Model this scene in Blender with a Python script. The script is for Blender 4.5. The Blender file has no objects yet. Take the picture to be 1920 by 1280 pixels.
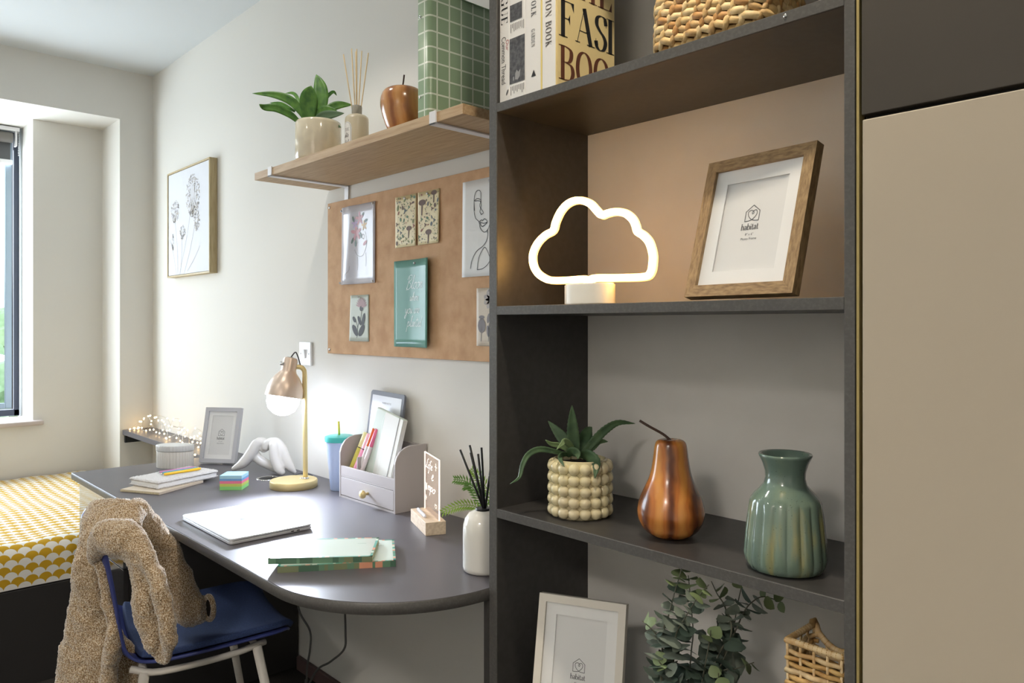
import bpy, bmesh, math, random
from mathutils import Vector, Matrix
random.seed(7)
C = bpy.context.scene.collection
PI = math.pi
sc = bpy.context.scene
# ------------------------------------------------------------------ camera
cam_d = bpy.data.cameras.new('camera'); cam = bpy.data.objects.new('camera', cam_d); C.objects.link(cam)
cam.location = (0, 0, 1.282); cam.rotation_euler = (PI/2, 0, math.radians(46.85))
cam_d.sensor_width = 36; cam_d.lens = 26.55; cam_d.shift_y = -31/1920; cam_d.clip_start = 0.02; cam_d.clip_end = 300
sc.camera = cam
# ------------------------------------------------------------------ world
w = bpy.data.worlds.new('sky'); sc.world = w; w.use_nodes = True
nt = w.node_tree; bg = nt.nodes['Background']
tc = nt.nodes.new('ShaderNodeTexCoord'); sp = nt.nodes.new('ShaderNodeSeparateXYZ'); rp = nt.nodes.new('ShaderNodeValToRGB')
rp.color_ramp.elements[0].position = 0.0; rp.color_ramp.elements[0].color = (0.86, 0.92, 1, 1)
rp.color_ramp.elements[1].position = 0.7; rp.color_ramp.elements[1].color = (0.62, 0.78, 1, 1)
nt.links.new(tc.outputs['Generated'], sp.inputs[0]); nt.links.new(sp.outputs['Z'], rp.inputs[0]); nt.links.new(rp.outputs[0], bg.inputs['Color'])
bg.inputs['Strength'].default_value = 3.2
# ------------------------------------------------------------------ lights
def light(name, kind, loc, power, col, size=.1, rot=(0, 0, 0), **k):
    d = bpy.data.lights.new(name, kind); d.energy = power; d.color = col
    if kind == 'AREA':
        d.size = size
        if 'size_y' in k: d.shape = 'RECTANGLE'; d.size_y = k['size_y']
    elif kind == 'SPOT':
        d.spot_size = math.radians(k.get('cone', 100)); d.spot_blend = k.get('blend', .6); d.shadow_soft_size = size
    else: d.shadow_soft_size = size
    o = bpy.data.objects.new(name, d); C.objects.link(o); o.location = loc; o.rotation_euler = rot
    return o
WARM = (1, .84, .64); NEUT = (1, .94, .86)
for i, (x, y, p, c) in enumerate([(-.62, .72, 27, (1, .88, .72)), (-2.0, .74, 8, NEUT), (-3.4, .5, 3.5, NEUT), (-2.0, -.7, 18, NEUT), (-.1, -1.42, 165, (1, .94, .87)), (-3.6, -.8, 4, NEUT)]):  # fifth is an unseen fill light added to brighten the bookcase
    light('downlight_or_fill_lamp', 'SPOT', (x, y, 2.585), p*2.2, c, .24 if i == 4 else .045, cone=112 if i == 1 else 150, blend=.35 if i == 1 else .9)
por = light('window_daylight', 'AREA', (-4.84, .1, 1.5), 60, (.80, .90, 1), 1.46, (0, -PI/2, 0), size_y=1.5)
por.data.cycles.is_portal = False
sc.view_settings.view_transform = 'Standard'; sc.view_settings.look = 'None'
sc.view_settings.gamma = 1; sc.view_settings.use_curve_mapping = False
sc.view_settings.exposure = 0.0
# ------------------------------------------------------------------ materials
def lin(c):
    return tuple(((v/255)/12.92 if v/255 <= .04045 else ((v/255+.055)/1.055)**2.4) for v in c)+(1,)
MC = {}
def M(name, rgb, rough=.5, metal=0, emis=None, es=0, bump=None, var=None, trans=0, alpha=1, coat=0, spec=None, sub=0, coord='Object'):
    if name in MC: return MC[name]
    m = bpy.data.materials.new(name); m.use_nodes = True; n = m.node_tree.nodes; l = m.node_tree.links
    b = n['Principled BSDF']; b.inputs['Base Color'].default_value = lin(rgb)
    b.inputs['Roughness'].default_value = rough; b.inputs['Metallic'].default_value = metal
    b.inputs['Transmission Weight'].default_value = trans; b.inputs['Alpha'].default_value = alpha
    b.inputs['Coat Weight'].default_value = coat; b.inputs['Coat Roughness'].default_value = .08
    if spec is not None: b.inputs['Specular IOR Level'].default_value = spec
    if sub: b.inputs['Subsurface Weight'].default_value = sub; b.inputs['Subsurface Radius'].default_value = (.02, .02, .02)
    if emis: b.inputs['Emission Color'].default_value = lin(emis); b.inputs['Emission Strength'].default_value = es
    if bump or var:
        t = n.new('ShaderNodeTexCoord')
    if bump:
        x = n.new('ShaderNodeTexNoise'); x.inputs['Scale'].default_value = bump[0]; x.inputs['Detail'].default_value = 4
        u = n.new('ShaderNodeBump'); u.inputs['Strength'].default_value = bump[1]; u.inputs['Distance'].default_value = bump[2] if len(bump) > 2 else .002
        l.new(t.outputs[coord], x.inputs['Vector']); l.new(x.outputs['Fac'], u.inputs['Height']); l.new(u.outputs[0], b.inputs['Normal'])
    if var:   # (scale, second colour, contrast low, high, stretch)
        x = n.new('ShaderNodeTexNoise'); x.inputs['Scale'].default_value = var[0]; x.inputs['Detail'].default_value = 6
        mp = n.new('ShaderNodeMapping'); mp.inputs['Scale'].default_value = var[4] if len(var) > 4 else (1, 1, 1)
        r = n.new('ShaderNodeValToRGB'); r.color_ramp.elements[0].position = var[2]; r.color_ramp.elements[1].position = var[3]
        r.color_ramp.elements[0].color = lin(rgb); r.color_ramp.elements[1].color = lin(var[1])
        l.new(t.outputs[coord], mp.inputs[0]); l.new(mp.outputs[0], x.inputs['Vector']); l.new(x.outputs['Fac'], r.inputs[0]); l.new(r.outputs[0], b.inputs['Base Color'])
    MC[name] = m; return m
def glassy(name, tint=(255, 255, 255), rough=.02, mixf=.05):
    m = bpy.data.materials.new(name); m.use_nodes = True; n = m.node_tree.nodes; l = m.node_tree.links
    n.remove(n['Principled BSDF']); o = n['Material Output']
    a = n.new('ShaderNodeBsdfTransparent'); a.inputs[0].default_value = lin(tint)
    g = n.new('ShaderNodeBsdfGlossy'); g.inputs['Roughness'].default_value = rough
    x = n.new('ShaderNodeMixShader'); x.inputs[0].default_value = mixf; l.new(a.outputs[0], x.inputs[1]); l.new(g.outputs[0], x.inputs[2]); l.new(x.outputs[0], o.inputs[0])
    return m
WALL = M('wall_paint', (226, 223, 216), .85, bump=(350, .05, .0005))
CEIL = M('ceiling_paint', (214, 218, 220), .9)
LAM = M('charcoal_laminate', (58, 56, 54), .42, bump=(900, .03, .0003), var=(60, (63, 61, 59), .4, .6))
DESK = M('desk_laminate', (90, 87, 92), .40, bump=(700, .04, .0003))
LAMEDGE = M('charcoal_edge', (80, 78, 75), .4, var=(200, (92, 90, 87), .45, .7))
BACKP = M('pale_backing', (232, 229, 224), .6, var=(6, (224, 220, 214), .35, .7))
GLOSS = M('gloss_drawer_front', (52, 50, 50), .10, spec=1.0, coat=1)
DARK = M('dark_panel', (46, 44, 43), .5)
BLACK = M('black_plastic', (18, 18, 19), .4)
WHITE = M('white_plastic', (238, 238, 238), .35)
WMET = M('white_metal', (235, 234, 236), .35)
CARPET = M('dark_carpet', (70, 64, 58), .95, bump=(400, .8, .004), var=(300, (45, 41, 38), .4, .6))
SKIRT = M('plum_skirting', (104, 82, 80), .55)
OAK = M('oak_board', (196, 168, 130), .5, var=(9, (172, 140, 102), .35, .7, (1, 14, 14)))
OAKF = M('oak_frame', (166, 138, 98), .5, var=(16, (122, 96, 64), .35, .68, (4, 14, 14)), bump=(260, .3, .0006))
OAKFV = M('oak_frame_upright', (166, 138, 98), .5, var=(16, (122, 96, 64), .35, .68, (14, 14, 4)), bump=(260, .3, .0006))
CREAMC = M('cream_glaze', (226, 216, 190), .12, coat=.6, var=(14, (206, 196, 176), .4, .7))
BUBBLE = M('cream_bubble_glaze', (228, 216, 172), .12, coat=.6, var=(9, (206, 192, 160), .45, .7))
PORC = M('white_porcelain', (226, 224, 216), .12, coat=.6)
SOIL = M('potting_soil', (40, 32, 24), .95, bump=(200, 1, .004))
BRASS = M('satin_brass', (228, 208, 152), .42, .6)
ROSE = M('rose_gold', (226, 206, 190), .38, .6)
CHROME = M('chrome', (210, 210, 210), .15, 1)
PAPER = M('paper_white', (238, 238, 236), .7)
INK = M('black_ink', (28, 28, 30), .6)
GREYINK = M('grey_ink', (120, 118, 118), .7)
GLASS = glassy('clear_glass')
LEAFG = M('leaf_green', (94, 142, 52), .42, var=(50, (56, 104, 38), .35, .7), sub=.05)
LEAFA = M('agave_green', (84, 112, 74), .5, var=(40, (58, 84, 58), .35, .7))
LEAFE = M('eucalyptus_green', (136, 146, 132), .5, var=(30, (106, 118, 106), .35, .7))
# ------------------------------------------------------------------ mesh helpers
def new(): return bmesh.new()
def link(name, bm, mat, parent=None, smooth=False, loc=None, rot=None, mods=None, sharp=None):
    me = bpy.data.meshes.new(name); bmesh.ops.recalc_face_normals(bm, faces=bm.faces[:]) if mods != 'norecalc' else None
    bm.to_mesh(me); bm.free()
    for x in (mat if isinstance(mat, (list, tuple)) else [mat]): me.materials.append(x)
    if smooth:
        for p in me.polygons: p.use_smooth = True
        if sharp: me.set_sharp_from_angle(angle=math.radians(sharp))
    o = bpy.data.objects.new(name, me); C.objects.link(o)
    if parent: o.parent = parent
    if loc: o.location = loc
    if rot: o.rotation_euler = rot
    return o
def thing(name, label, cat, loc=(0, 0, 0), rot=(0, 0, 0), group=None):
    o = bpy.data.objects.new(name, None); o.empty_display_size = .02; C.objects.link(o); o.location = loc; o.rotation_euler = rot
    o['label'] = label; o['category'] = cat
    if group: o['group'] = group
    return o
def tag(o, label, cat, group=None):
    o['label'] = label; o['category'] = cat
    if group: o['group'] = group
    return o
def struct(name, bm, mat, parent=None, **k):
    o = link(name, bm, mat, parent, **k); o['kind'] = 'structure'; return o
def box(bm, x0, x1, y0, y1, z0, z1, bev=0, seg=2, mi=0):
    r = bmesh.ops.create_cube(bm, size=1); vs = r['verts']
    bmesh.ops.scale(bm, vec=(x1-x0, y1-y0, z1-z0), verts=vs); bmesh.ops.translate(bm, vec=((x0+x1)/2, (y0+y1)/2, (z0+z1)/2), verts=vs)
    fs = set(f for v in vs for f in v.link_faces)
    for f in fs: f.material_index = mi
    if bev: bmesh.ops.bevel(bm, geom=list(set(e for v in vs for e in v.link_edges)), offset=bev, segments=seg, affect='EDGES', profile=.5)
def B(x0, x1, y0, y1, z0, z1, bev=0, seg=2):
    bm = new(); box(bm, x0, x1, y0, y1, z0, z1, bev, seg); return bm
def lathe(prof, n=48, fx=None, closed=False):
    bm = new(); rings = []
    for (r, z) in prof:
        ring = []
        for i in range(n):
            a = 2*PI*i/n; rr = r*(fx(a, z) if fx else 1); ring.append(bm.verts.new((rr*math.cos(a), rr*math.sin(a), z)))
        rings.append(ring)
    for a, b in zip(rings, rings[1:]):
        for i in range(n): bm.faces.new((a[i], a[(i+1) % n], b[(i+1) % n], b[i]))
    if prof[0][0] > 1e-5: bm.faces.new(rings[0][::-1])
    if prof[-1][0] > 1e-5: bm.faces.new(rings[-1])
    if prof[0][0] <= 1e-5 or prof[-1][0] <= 1e-5: bmesh.ops.remove_doubles(bm, verts=bm.verts[:], dist=1e-6)
    return bm
def smooth_path(pts, k=6, closed=False):
    P = [Vector(p) for p in pts]; out = []; n = len(P)
    rng = range(n) if closed else range(n-1)
    for i in rng:
        p0 = P[(i-1) % n] if closed or i > 0 else P[0]*2-P[1]
        p1 = P[i]; p2 = P[(i+1) % n]; p3 = P[(i+2) % n] if closed or i+2 < n else P[-1]*2-P[-2]
        for j in range(k):
            t = j/k
            out.append(.5*((2*p1)+(p2-p0)*t+(2*p0-5*p1+4*p2-p3)*t*t+(-p0+3*p1-3*p2+p3)*t**3))
    if not closed: out.append(P[-1])
    return out
def tube(bm, pts, r, n=8, closed=False, caps=True, flat=None, up=None):
    """r: number or list; flat: list of (half width, half thickness) with 'up' the thickness direction"""
    P = [Vector(p) for p in pts]; m = len(P); rings = []; prev = None
    for i, p in enumerate(P):
        if closed: t = P[(i+1) % m]-P[i-1]
        else: t = P[min(i+1, m-1)]-P[max(i-1, 0)]
        t.normalize()
        if up is not None: nn = Vector(up)-t*t.dot(Vector(up))
        elif prev is None: nn = t.orthogonal()
        else: nn = prev-t*t.dot(prev)
        nn.normalize(); prev = nn; bb = t.cross(nn)
        if flat: hw, ht = flat[i]
        else: hw = ht = (r[i] if isinstance(r, (list, tuple)) else r)
        rings.append([bm.verts.new(p+nn*ht*math.cos(2*PI*j/n)+bb*hw*math.sin(2*PI*j/n)) for j in range(n)])
    for a, b in (zip(rings, rings[1:]+rings[:1]) if closed else zip(rings, rings[1:])):
        for j in range(n): bm.faces.new((a[j], a[(j+1) % n], b[(j+1) % n], b[j]))
    if caps and not closed: bm.faces.new(rings[0][::-1]); bm.faces.new(rings[-1])
    return bm
def T(pts, r, n=8, **k): return tube(new(), pts, r, n, **k)
def prism(pts, z0, z1, bev=0):
    bm = new(); a = [bm.verts.new((x, y, z0)) for x, y in pts]; f = bm.faces.new(a)
    e = bmesh.ops.extrude_face_region(bm, geom=[f]); vs = [v for v in e['geom'] if isinstance(v, bmesh.types.BMVert)]
    bmesh.ops.translate(bm, vec=(0, 0, z1-z0), verts=vs)
    if bev:
        ed = [q for q in bm.edges if abs(q.verts[0].co.z-q.verts[1].co.z) < 1e-6]
        bmesh.ops.bevel(bm, geom=ed, offset=bev, segments=2, affect='EDGES')
    return bm
def roundrect(x0, x1, y0, y1, r, n=6):
    out = []
    for cx, cy, a in ((x1-r, y1-r, 0), (x0+r, y1-r, PI/2), (x0+r, y0+r, PI), (x1-r, y0+r, 1.5*PI)):
        out += [(cx+r*math.cos(a+PI/2*i/n), cy+r*math.sin(a+PI/2*i/n)) for i in range(n+1)]
    return out
def xform(bm, mat): bmesh.ops.transform(bm, matrix=mat, verts=bm.verts[:]); return bm
def RX(a): return Matrix.Rotation(a, 4, 'X')
def RY(a): return Matrix.Rotation(a, 4, 'Y')
def RZ(a): return Matrix.Rotation(a, 4, 'Z')
def TR(*v): return Matrix.Translation(Vector(v))
def align(p0, p1):
    d = Vector(p1)-Vector(p0); return TR(*p0) @ d.to_track_quat('Z', 'Y').to_matrix().to_4x4()
# flat ribbons for printed marks; fm maps 2D to 3D
def ribbon(bm, pts, fm, w=.001, thin=None, k=5, closed=False, mi=0):
    """a pen stroke; with 'thin' the nib is broad on upright strokes and thin on level ones"""
    P = [Vector((p[0], p[1], 0)) for p in pts]
    if k > 1 and len(P) > 2: P = smooth_path(P, k, closed)
    m = len(P); L = []; R = []
    for i, p in enumerate(P):
        t = (P[(i+1) % m]-P[i-1]) if closed else (P[min(i+1, m-1)]-P[max(i-1, 0)])
        if t.length < 1e-9: t = Vector((1, 0, 0))
        t.normalize(); nn = Vector((-t.y, t.x, 0)); ww = w if thin is None else thin+(w-thin)*abs(t.y)**1.5
        L.append(bm.verts.new(fm(*(p+nn*ww/2).xy))); R.append(bm.verts.new(fm(*(p-nn*ww/2).xy)))
    rng = range(m) if closed else range(m-1)
    for i in rng:
        j = (i+1) % m; f = bm.faces.new((L[i], L[j], R[j], R[i])); f.material_index = mi
def poly(bm, pts, fm, mi=0):
    f = bm.faces.new([bm.verts.new(fm(x, y)) for x, y in pts]); f.material_index = mi
def disc(cx, cy, rx, ry=None, rot=0, n=12):
    ry = ry or rx
    return [(cx+rx*math.cos(2*PI*i/n)*math.cos(rot)-ry*math.sin(2*PI*i/n)*math.sin(rot), cy+rx*math.cos(2*PI*i/n)*math.sin(rot)+ry*math.sin(2*PI*i/n)*math.cos(rot)) for i in range(n)]
# high-contrast serif capitals: strokes in a unit-high box: ('s' straight, 'c' curved) and advance
SER = {
 'F': ([('s', [(.17, 0), (.17, 1)]), ('t', [(0, .985), (.62, .985)]), ('t', [(.17, .52), (.46, .52)]), ('t', [(0, .015), (.36, .015)]), ('p', [(.62, 1), (.62, .74), (.5, .98)]), ('p', [(.46, .66), (.46, .38), (.38, .52)])], .70),
 'A': ([('t', [(.08, 0), (.38, 1)]), ('s', [(.38, 1), (.66, 0)]), ('t', [(.17, .34), (.56, .34)]), ('t', [(0, .015), (.2, .015)]), ('t', [(.5, .015), (.84, .015)])], .86),
 'S': ([('c', [(.50, .76), (.44, .94), (.28, .985), (.12, .9), (.09, .72), (.22, .56), (.40, .42), (.48, .25), (.40, .06), (.24, .0), (.10, .08), (.05, .24)]), ('t', [(.51, .70), (.51, .97)]), ('t', [(.05, .03), (.05, .3)])], .60),
 'H': ([('s', [(.17, 0), (.17, 1)]), ('s', [(.68, 0), (.68, 1)]), ('t', [(.17, .52), (.68, .52)]), ('t', [(0, .985), (.34, .985)]), ('t', [(.51, .985), (.85, .985)]), ('t', [(0, .015), (.34, .015)]), ('t', [(.51, .015), (.85, .015)])], .92),
 'I': ([('s', [(.17, 0), (.17, 1)]), ('t', [(0, .985), (.34, .985)]), ('t', [(0, .015), (.34, .015)])], .42),
 'O': ([('o', [(.08, .5), (.16, .86), (.38, 1), (.60, .86), (.68, .5), (.60, .14), (.38, 0), (.16, .14)])], .80),
 'N': ([('t', [(.14, 0), (.14, 1)]), ('s', [(.14, 1), (.66, 0)]), ('t', [(.66, 0), (.66, 1)]), ('t', [(0, .985), (.2, .985)]), ('t', [(.54, .985), (.78, .985)]), ('t', [(.03, .015), (.26, .015)])], .84),
 'B': ([('s', [(.17, 0), (.17, 1)]), ('c', [(0, .985), (.3, .985), (.52, .9), (.54, .7), (.42, .55), (.17, .52)]), ('c', [(.3, .52), (.54, .46), (.62, .26), (.52, .06), (.3, .015), (0, .015)])], .74),
 'K': ([('s', [(.17, 0), (.17, 1)]), ('t', [(.6, 1), (.17, .42)]), ('s', [(.3, .58), (.64, 0)]), ('t', [(0, .985), (.34, .985)]), ('t', [(0, .015), (.34, .015)]), ('t', [(.48, .015), (.8, .015)])], .84),
 'V': ([('s', [(.1, 1), (.38, 0)]), ('t', [(.38, 0), (.66, 1)]), ('t', [(0, .985), (.26, .985)]), ('t', [(.54, .985), (.78, .985)])], .80),
 'G': ([('c', [(.62, .76), (.54, .94), (.38, 1), (.16, .86), (.08, .5), (.16, .14), (.38, 0), (.56, .08), (.62, .2)]), ('s', [(.6, 0), (.6, .4)]), ('t', [(.44, .4), (.76, .4)]), ('t', [(.62, .7), (.62, .96)])], .84),
 'U': ([('s', [(.15, 1), (.15, .3)]), ('c', [(.15, .3), (.22, .06), (.4, 0), (.56, .08), (.62, .3)]), ('t', [(.62, .3), (.62, 1)]), ('t', [(0, .985), (.32, .985)]), ('t', [(.5, .985), (.74, .985)])], .80),
 'E': ([('s', [(.17, 0), (.17, 1)]), ('t', [(0, .985), (.6, .985)]), ('t', [(.17, .52), (.46, .52)]), ('t', [(0, .015), (.62, .015)]), ('p', [(.6, 1), (.6, .74), (.48, .98)]), ('p', [(.62, 0), (.62, .28), (.5, .02)])], .72),
 'L': ([('s', [(.17, 0), (.17, 1)]), ('t', [(0, .985), (.34, .985)]), ('t', [(0, .015), (.6, .015)]), ('p', [(.6, 0), (.6, .28), (.48, .02)])], .68),
 'R': ([('s', [(.17, 0), (.17, 1)]), ('c', [(0, .985), (.3, .985), (.54, .9), (.56, .7), (.44, .53), (.17, .5)]), ('s', [(.36, .5), (.62, 0)]), ('t', [(0, .015), (.34, .015)])], .76),
 'D': ([('s', [(.17, 0), (.17, 1)]), ('c', [(0, .985), (.34, .985), (.6, .82), (.68, .5), (.6, .18), (.34, .015), (0, .015)])], .80),
 'T': ([('s', [(.35, 0), (.35, 1)]), ('t', [(.02, .985), (.68, .985)]), ('t', [(.2, .015), (.5, .015)]), ('p', [(.02, 1), (.02, .76), (.12, .98)]), ('p', [(.68, 1), (.68, .76), (.58, .98)])], .74),
}
def serif(bm, text, x, y, h, fm, ws=1, thick=.15, thin=.03, gap=.05, mi=0, clip=None):
    for ch in text:
        if ch == ' ': x += .42*h*ws; continue
        strokes, adv = SER[ch]
        for kind, pts in strokes:
            q = [(x+a*h*ws, y+b*h) for a, b in pts]
            if clip and max(a for a, _ in q) > clip: continue
            if kind == 'p': poly(bm, q, fm, mi)
            elif kind == 's': ribbon(bm, q, fm, thick*h, None, 1, mi=mi)
            elif kind == 't': ribbon(bm, q, fm, thin*h, None, 1, mi=mi)
            elif kind == 'o': ribbon(bm, q, fm, thick*h, thin*h, 5, True, mi=mi)
            else: ribbon(bm, q, fm, thick*h, thin*h, 5, mi=mi)
        x += (adv+gap)*h*ws
    return x
# joined handwriting, x-height .5
CUR = {
 'B': ([[(.25, .9), (.15, .4), (.05, -.1)], [(.0, .7), (.2, 1), (.55, 1), (.5, .7), (.2, .5), (.5, .4), (.5, .1), (.2, -.05), (.0, .1)]], .62),
 'l': ([[(0, .05), (.25, .6), (.3, 1), (.18, .9), (.12, .2), (.2, 0), (.35, .1)]], .32), 'o': ([[(.3, .48), (.1, .4), (.05, .1), (.25, 0), (.4, .25), (.3, .48), (.5, .4)]], .46),
 'm': ([[(0, .45), (.08, .0)], [(.06, .2), (.2, .48), (.26, .3), (.24, 0)], [(.26, .25), (.4, .48), (.46, .3), (.44, .05), (.56, .08)]], .56),
 'w': ([[(0, .48), (.05, .05), (.18, .05), (.25, .4), (.28, .05), (.42, .08), (.48, .48), (.58, .42)]], .56),
 'h': ([[(0, .05), (.2, .6), (.24, .95), (.12, .8), (.08, 0)], [(.08, .2), (.22, .46), (.32, .35), (.3, .05), (.42, .08)]], .42),
 'e': ([[(0, .1), (.2, .25), (.3, .4), (.18, .48), (.06, .2), (.18, 0), (.38, .12)]], .36), 'r': ([[(0, .1), (.1, .5), (.14, .4), (.28, .44), (.24, .05), (.36, .1)]], .34),
 'y': ([[(0, .48), (.06, .1), (.2, .05), (.32, .45)], [(.34, .48), (.26, -.2), (.1, -.5), (.0, -.35), (.2, -.1), (.4, .1)]], .42),
 'u': ([[(0, .45), (.04, .08), (.18, .03), (.3, .45)], [(.3, .45), (.3, .05), (.42, .08)]], .42), 'a': ([[(.3, .45), (.1, .42), (.04, .1), (.2, .02), (.3, .42)], [(.3, .45), (.3, .06), (.42, .08)]], .42),
 'p': ([[(.04, .5), (.0, -.5)], [(.03, .2), (.16, .48), (.32, .35), (.24, .05), (.06, .05)]], .40), 'n': ([[(0, .45), (.04, 0)], [(.04, .2), (.18, .48), (.28, .35), (.26, .05), (.4, .08)]], .42),
 't': ([[(.12, .85), (.08, .1), (.18, 0), (.3, .1)], [(-.05, .62), (.3, .66)]], .30), 'd': ([[(.28, .42), (.1, .42), (.04, .1), (.2, .02), (.3, .42)], [(.38, .95), (.3, .06), (.42, .08)]], .42),
 'i': ([[(0, .45), (.02, .05), (.14, .06)], [(.06, .68), (.08, .72)]], .20), 'f': ([[(.3, .85), (.18, .95), (.1, .6), (.06, -.45), (-.04, -.4)], [(-.05, .42), (.25, .46)]], .30),
 'L': ([[(.3, 1), (.15, .9), (.1, .3), (.0, .02), (.2, .08), (.4, .0)]], .42), 'A': ([[(0, 0), (.25, 1)], [(.25, 1), (.42, 0)], [(.08, .38), (.38, .38)]], .50),
 's': ([[(.05, .1), (.2, .48), (.28, .2), (.15, .0), (.02, .06)]], .34), 'b': ([[(0, .95), (.02, .05), (.2, 0), (.32, .25), (.2, .45), (.04, .3)]], .38)}
def cursive(bm, text, x, y, h, fm, w, mi=0, sh=.3, ws=1):
    for ch in text:
        if ch == ' ': x += .3*h*ws; continue
        st, adv = CUR[ch]
        for pts in st: ribbon(bm, [(x+(a+b*sh)*h*ws, y+b*h) for a, b in pts], fm, w, None, 4, mi=mi)
        x += adv*h*ws
    return x
def fonttext(bm, body, x, y, size, fm, align='LEFT', shear=0, mi=0, xs=1):
    cu = bpy.data.curves.new('txt', 'FONT'); cu.body = body; cu.size = 1; cu.align_x = align; cu.shear = shear; cu.resolution_u = 3
    o = bpy.data.objects.new('txt', cu); me = bpy.data.meshes.new_from_object(o)
    vs = [bm.verts.new(fm(x+v.co.x*size*xs, y+v.co.y*size)) for v in me.vertices]
    for p in me.polygons:
        try: f = bm.faces.new([vs[i] for i in p.vertices]); f.material_index = mi
        except ValueError: pass
    bpy.data.objects.remove(o); bpy.data.curves.remove(cu); bpy.data.meshes.remove(me)
def leaf(bm, pts, hw, side=None, fold=.25, k=5, base=.35, peak=.45, teeth=0, mi=0):
    P = smooth_path(pts, k); m = len(P); rows = []; view = Vector(side) if side else Vector((-.73, .684, 0))
    for i, p in enumerate(P):
        s = i/(m-1); t = (P[min(i+1, m-1)]-P[max(i-1, 0)]).normalized(); wd = t.cross(view)
        if wd.length < 1e-4: wd = Vector((1, 0, 0))
        wd.normalize(); nn = wd.cross(t)
        f = (base+(1-base)*math.sin(PI/2*min(1, s/peak))) if s < peak else max(0.02, math.cos(PI/2*((s-peak)/(1-peak)))**.8)
        ww = hw*f*(1+(teeth if i % 2 else 0)); up = -view*hw*fold*f
        rows.append([bm.verts.new(p+wd*ww+up), bm.verts.new(p+wd*ww*.5+up*.35), bm.verts.new(p), bm.verts.new(p-wd*ww*.5+up*.35), bm.verts.new(p-wd*ww+up)])
    for a, b in zip(rows, rows[1:]):
        for j in range(4): f = bm.faces.new((a[j], a[j+1], b[j+1], b[j])); f.material_index = mi
def solid(o, th, off=0):
    m = o.modifiers.new('thickness', 'SOLIDIFY'); m.thickness = th; m.offset = off; return o
# ------------------------------------------------------------------ measured curves (metres)
COAT={'a': [(-2.112, 0.569, 0.817, 0.0491, 0.035), (-2.073, 0.538, 0.776, 0.0372, 0.032), (-2.054, 0.514, 0.719, 0.034, 0.028), (-2.048, 0.506, 0.644, 0.0312, 0.026), (-2.046, 0.508, 0.566, 0.0442, 0.026), (-2.05, 0.504, 0.488, 0.0546, 0.028), (-2.057, 0.496, 0.404, 0.052, 0.028), (-2.062, 0.49, 0.332, 0.052, 0.028)], 'b': [(-2.008, 0.519, 0.722, 0.0103, 0.02), (-1.991, 0.523, 0.686, 0.0102, 0.016), (-1.983, 0.531, 0.635, 0.0102, 0.016), (-1.975, 0.539, 0.578, 0.0115, 0.018), (-1.973, 0.542, 0.527, 0.0115, 0.02), (-1.99, 0.539, 0.458, 0.0141, 0.02), (-1.998, 0.53, 0.394, 0.0141, 0.02)], 'c': [(-2.074, 0.565, 0.502, 0.0161, 0.02), (-2.054, 0.587, 0.449, 0.0268, 0.02), (-2.049, 0.593, 0.368, 0.0268, 0.02), (-2.049, 0.593, 0.301, 0.0268, 0.02)], 'd': [(-2.013, 0.513, 0.718, 0.009, 0.02), (-1.988, 0.511, 0.749, 0.0165, 0.025), (-1.963, 0.523, 0.778, 0.0329, 0.032), (-1.93, 0.544, 0.78, 0.0377, 0.035), (-1.898, 0.563, 0.762, 0.0338, 0.03), (-1.877, 0.571, 0.734, 0.0249, 0.024)], 'g': [(-1.891, 0.563, 0.751, 0.0187, 0.024), (-1.877, 0.571, 0.715, 0.0186, 0.022), (-1.865, 0.576, 0.659, 0.0198, 0.02), (-1.858, 0.584, 0.593, 0.0211, 0.02), (-1.85, 0.593, 0.537, 0.0174, 0.018), (-1.84, 0.603, 0.505, 0.0087, 0.012)], 'h': [(-1.877, 0.571, 0.759, 0.0149, 0.024), (-1.848, 0.587, 0.718, 0.0136, 0.02), (-1.82, 0.596, 0.671, 0.0147, 0.018), (-1.81, 0.606, 0.604, 0.0147, 0.018), (-1.81, 0.614, 0.546, 0.0123, 0.016), (-1.827, 0.61, 0.505, 0.0087, 0.012)], 'e': [(-2.061, 0.58, 0.804, 0.0537, 0.04), (-2.02, 0.565, 0.768, 0.0473, 0.04)], 'f': [(-2.065, 0.619, 0.817, 0.0191, 0.03), (-2.092, 0.649, 0.759, 0.0334, 0.035), (-2.099, 0.686, 0.68, 0.0466, 0.035), (-2.075, 0.71, 0.61, 0.0438, 0.035), (-2.06, 0.727, 0.557, 0.041, 0.035), (-2.039, 0.75, 0.525, 0.0325, 0.03), (-2.016, 0.774, 0.531, 0.024, 0.025)]}
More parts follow.
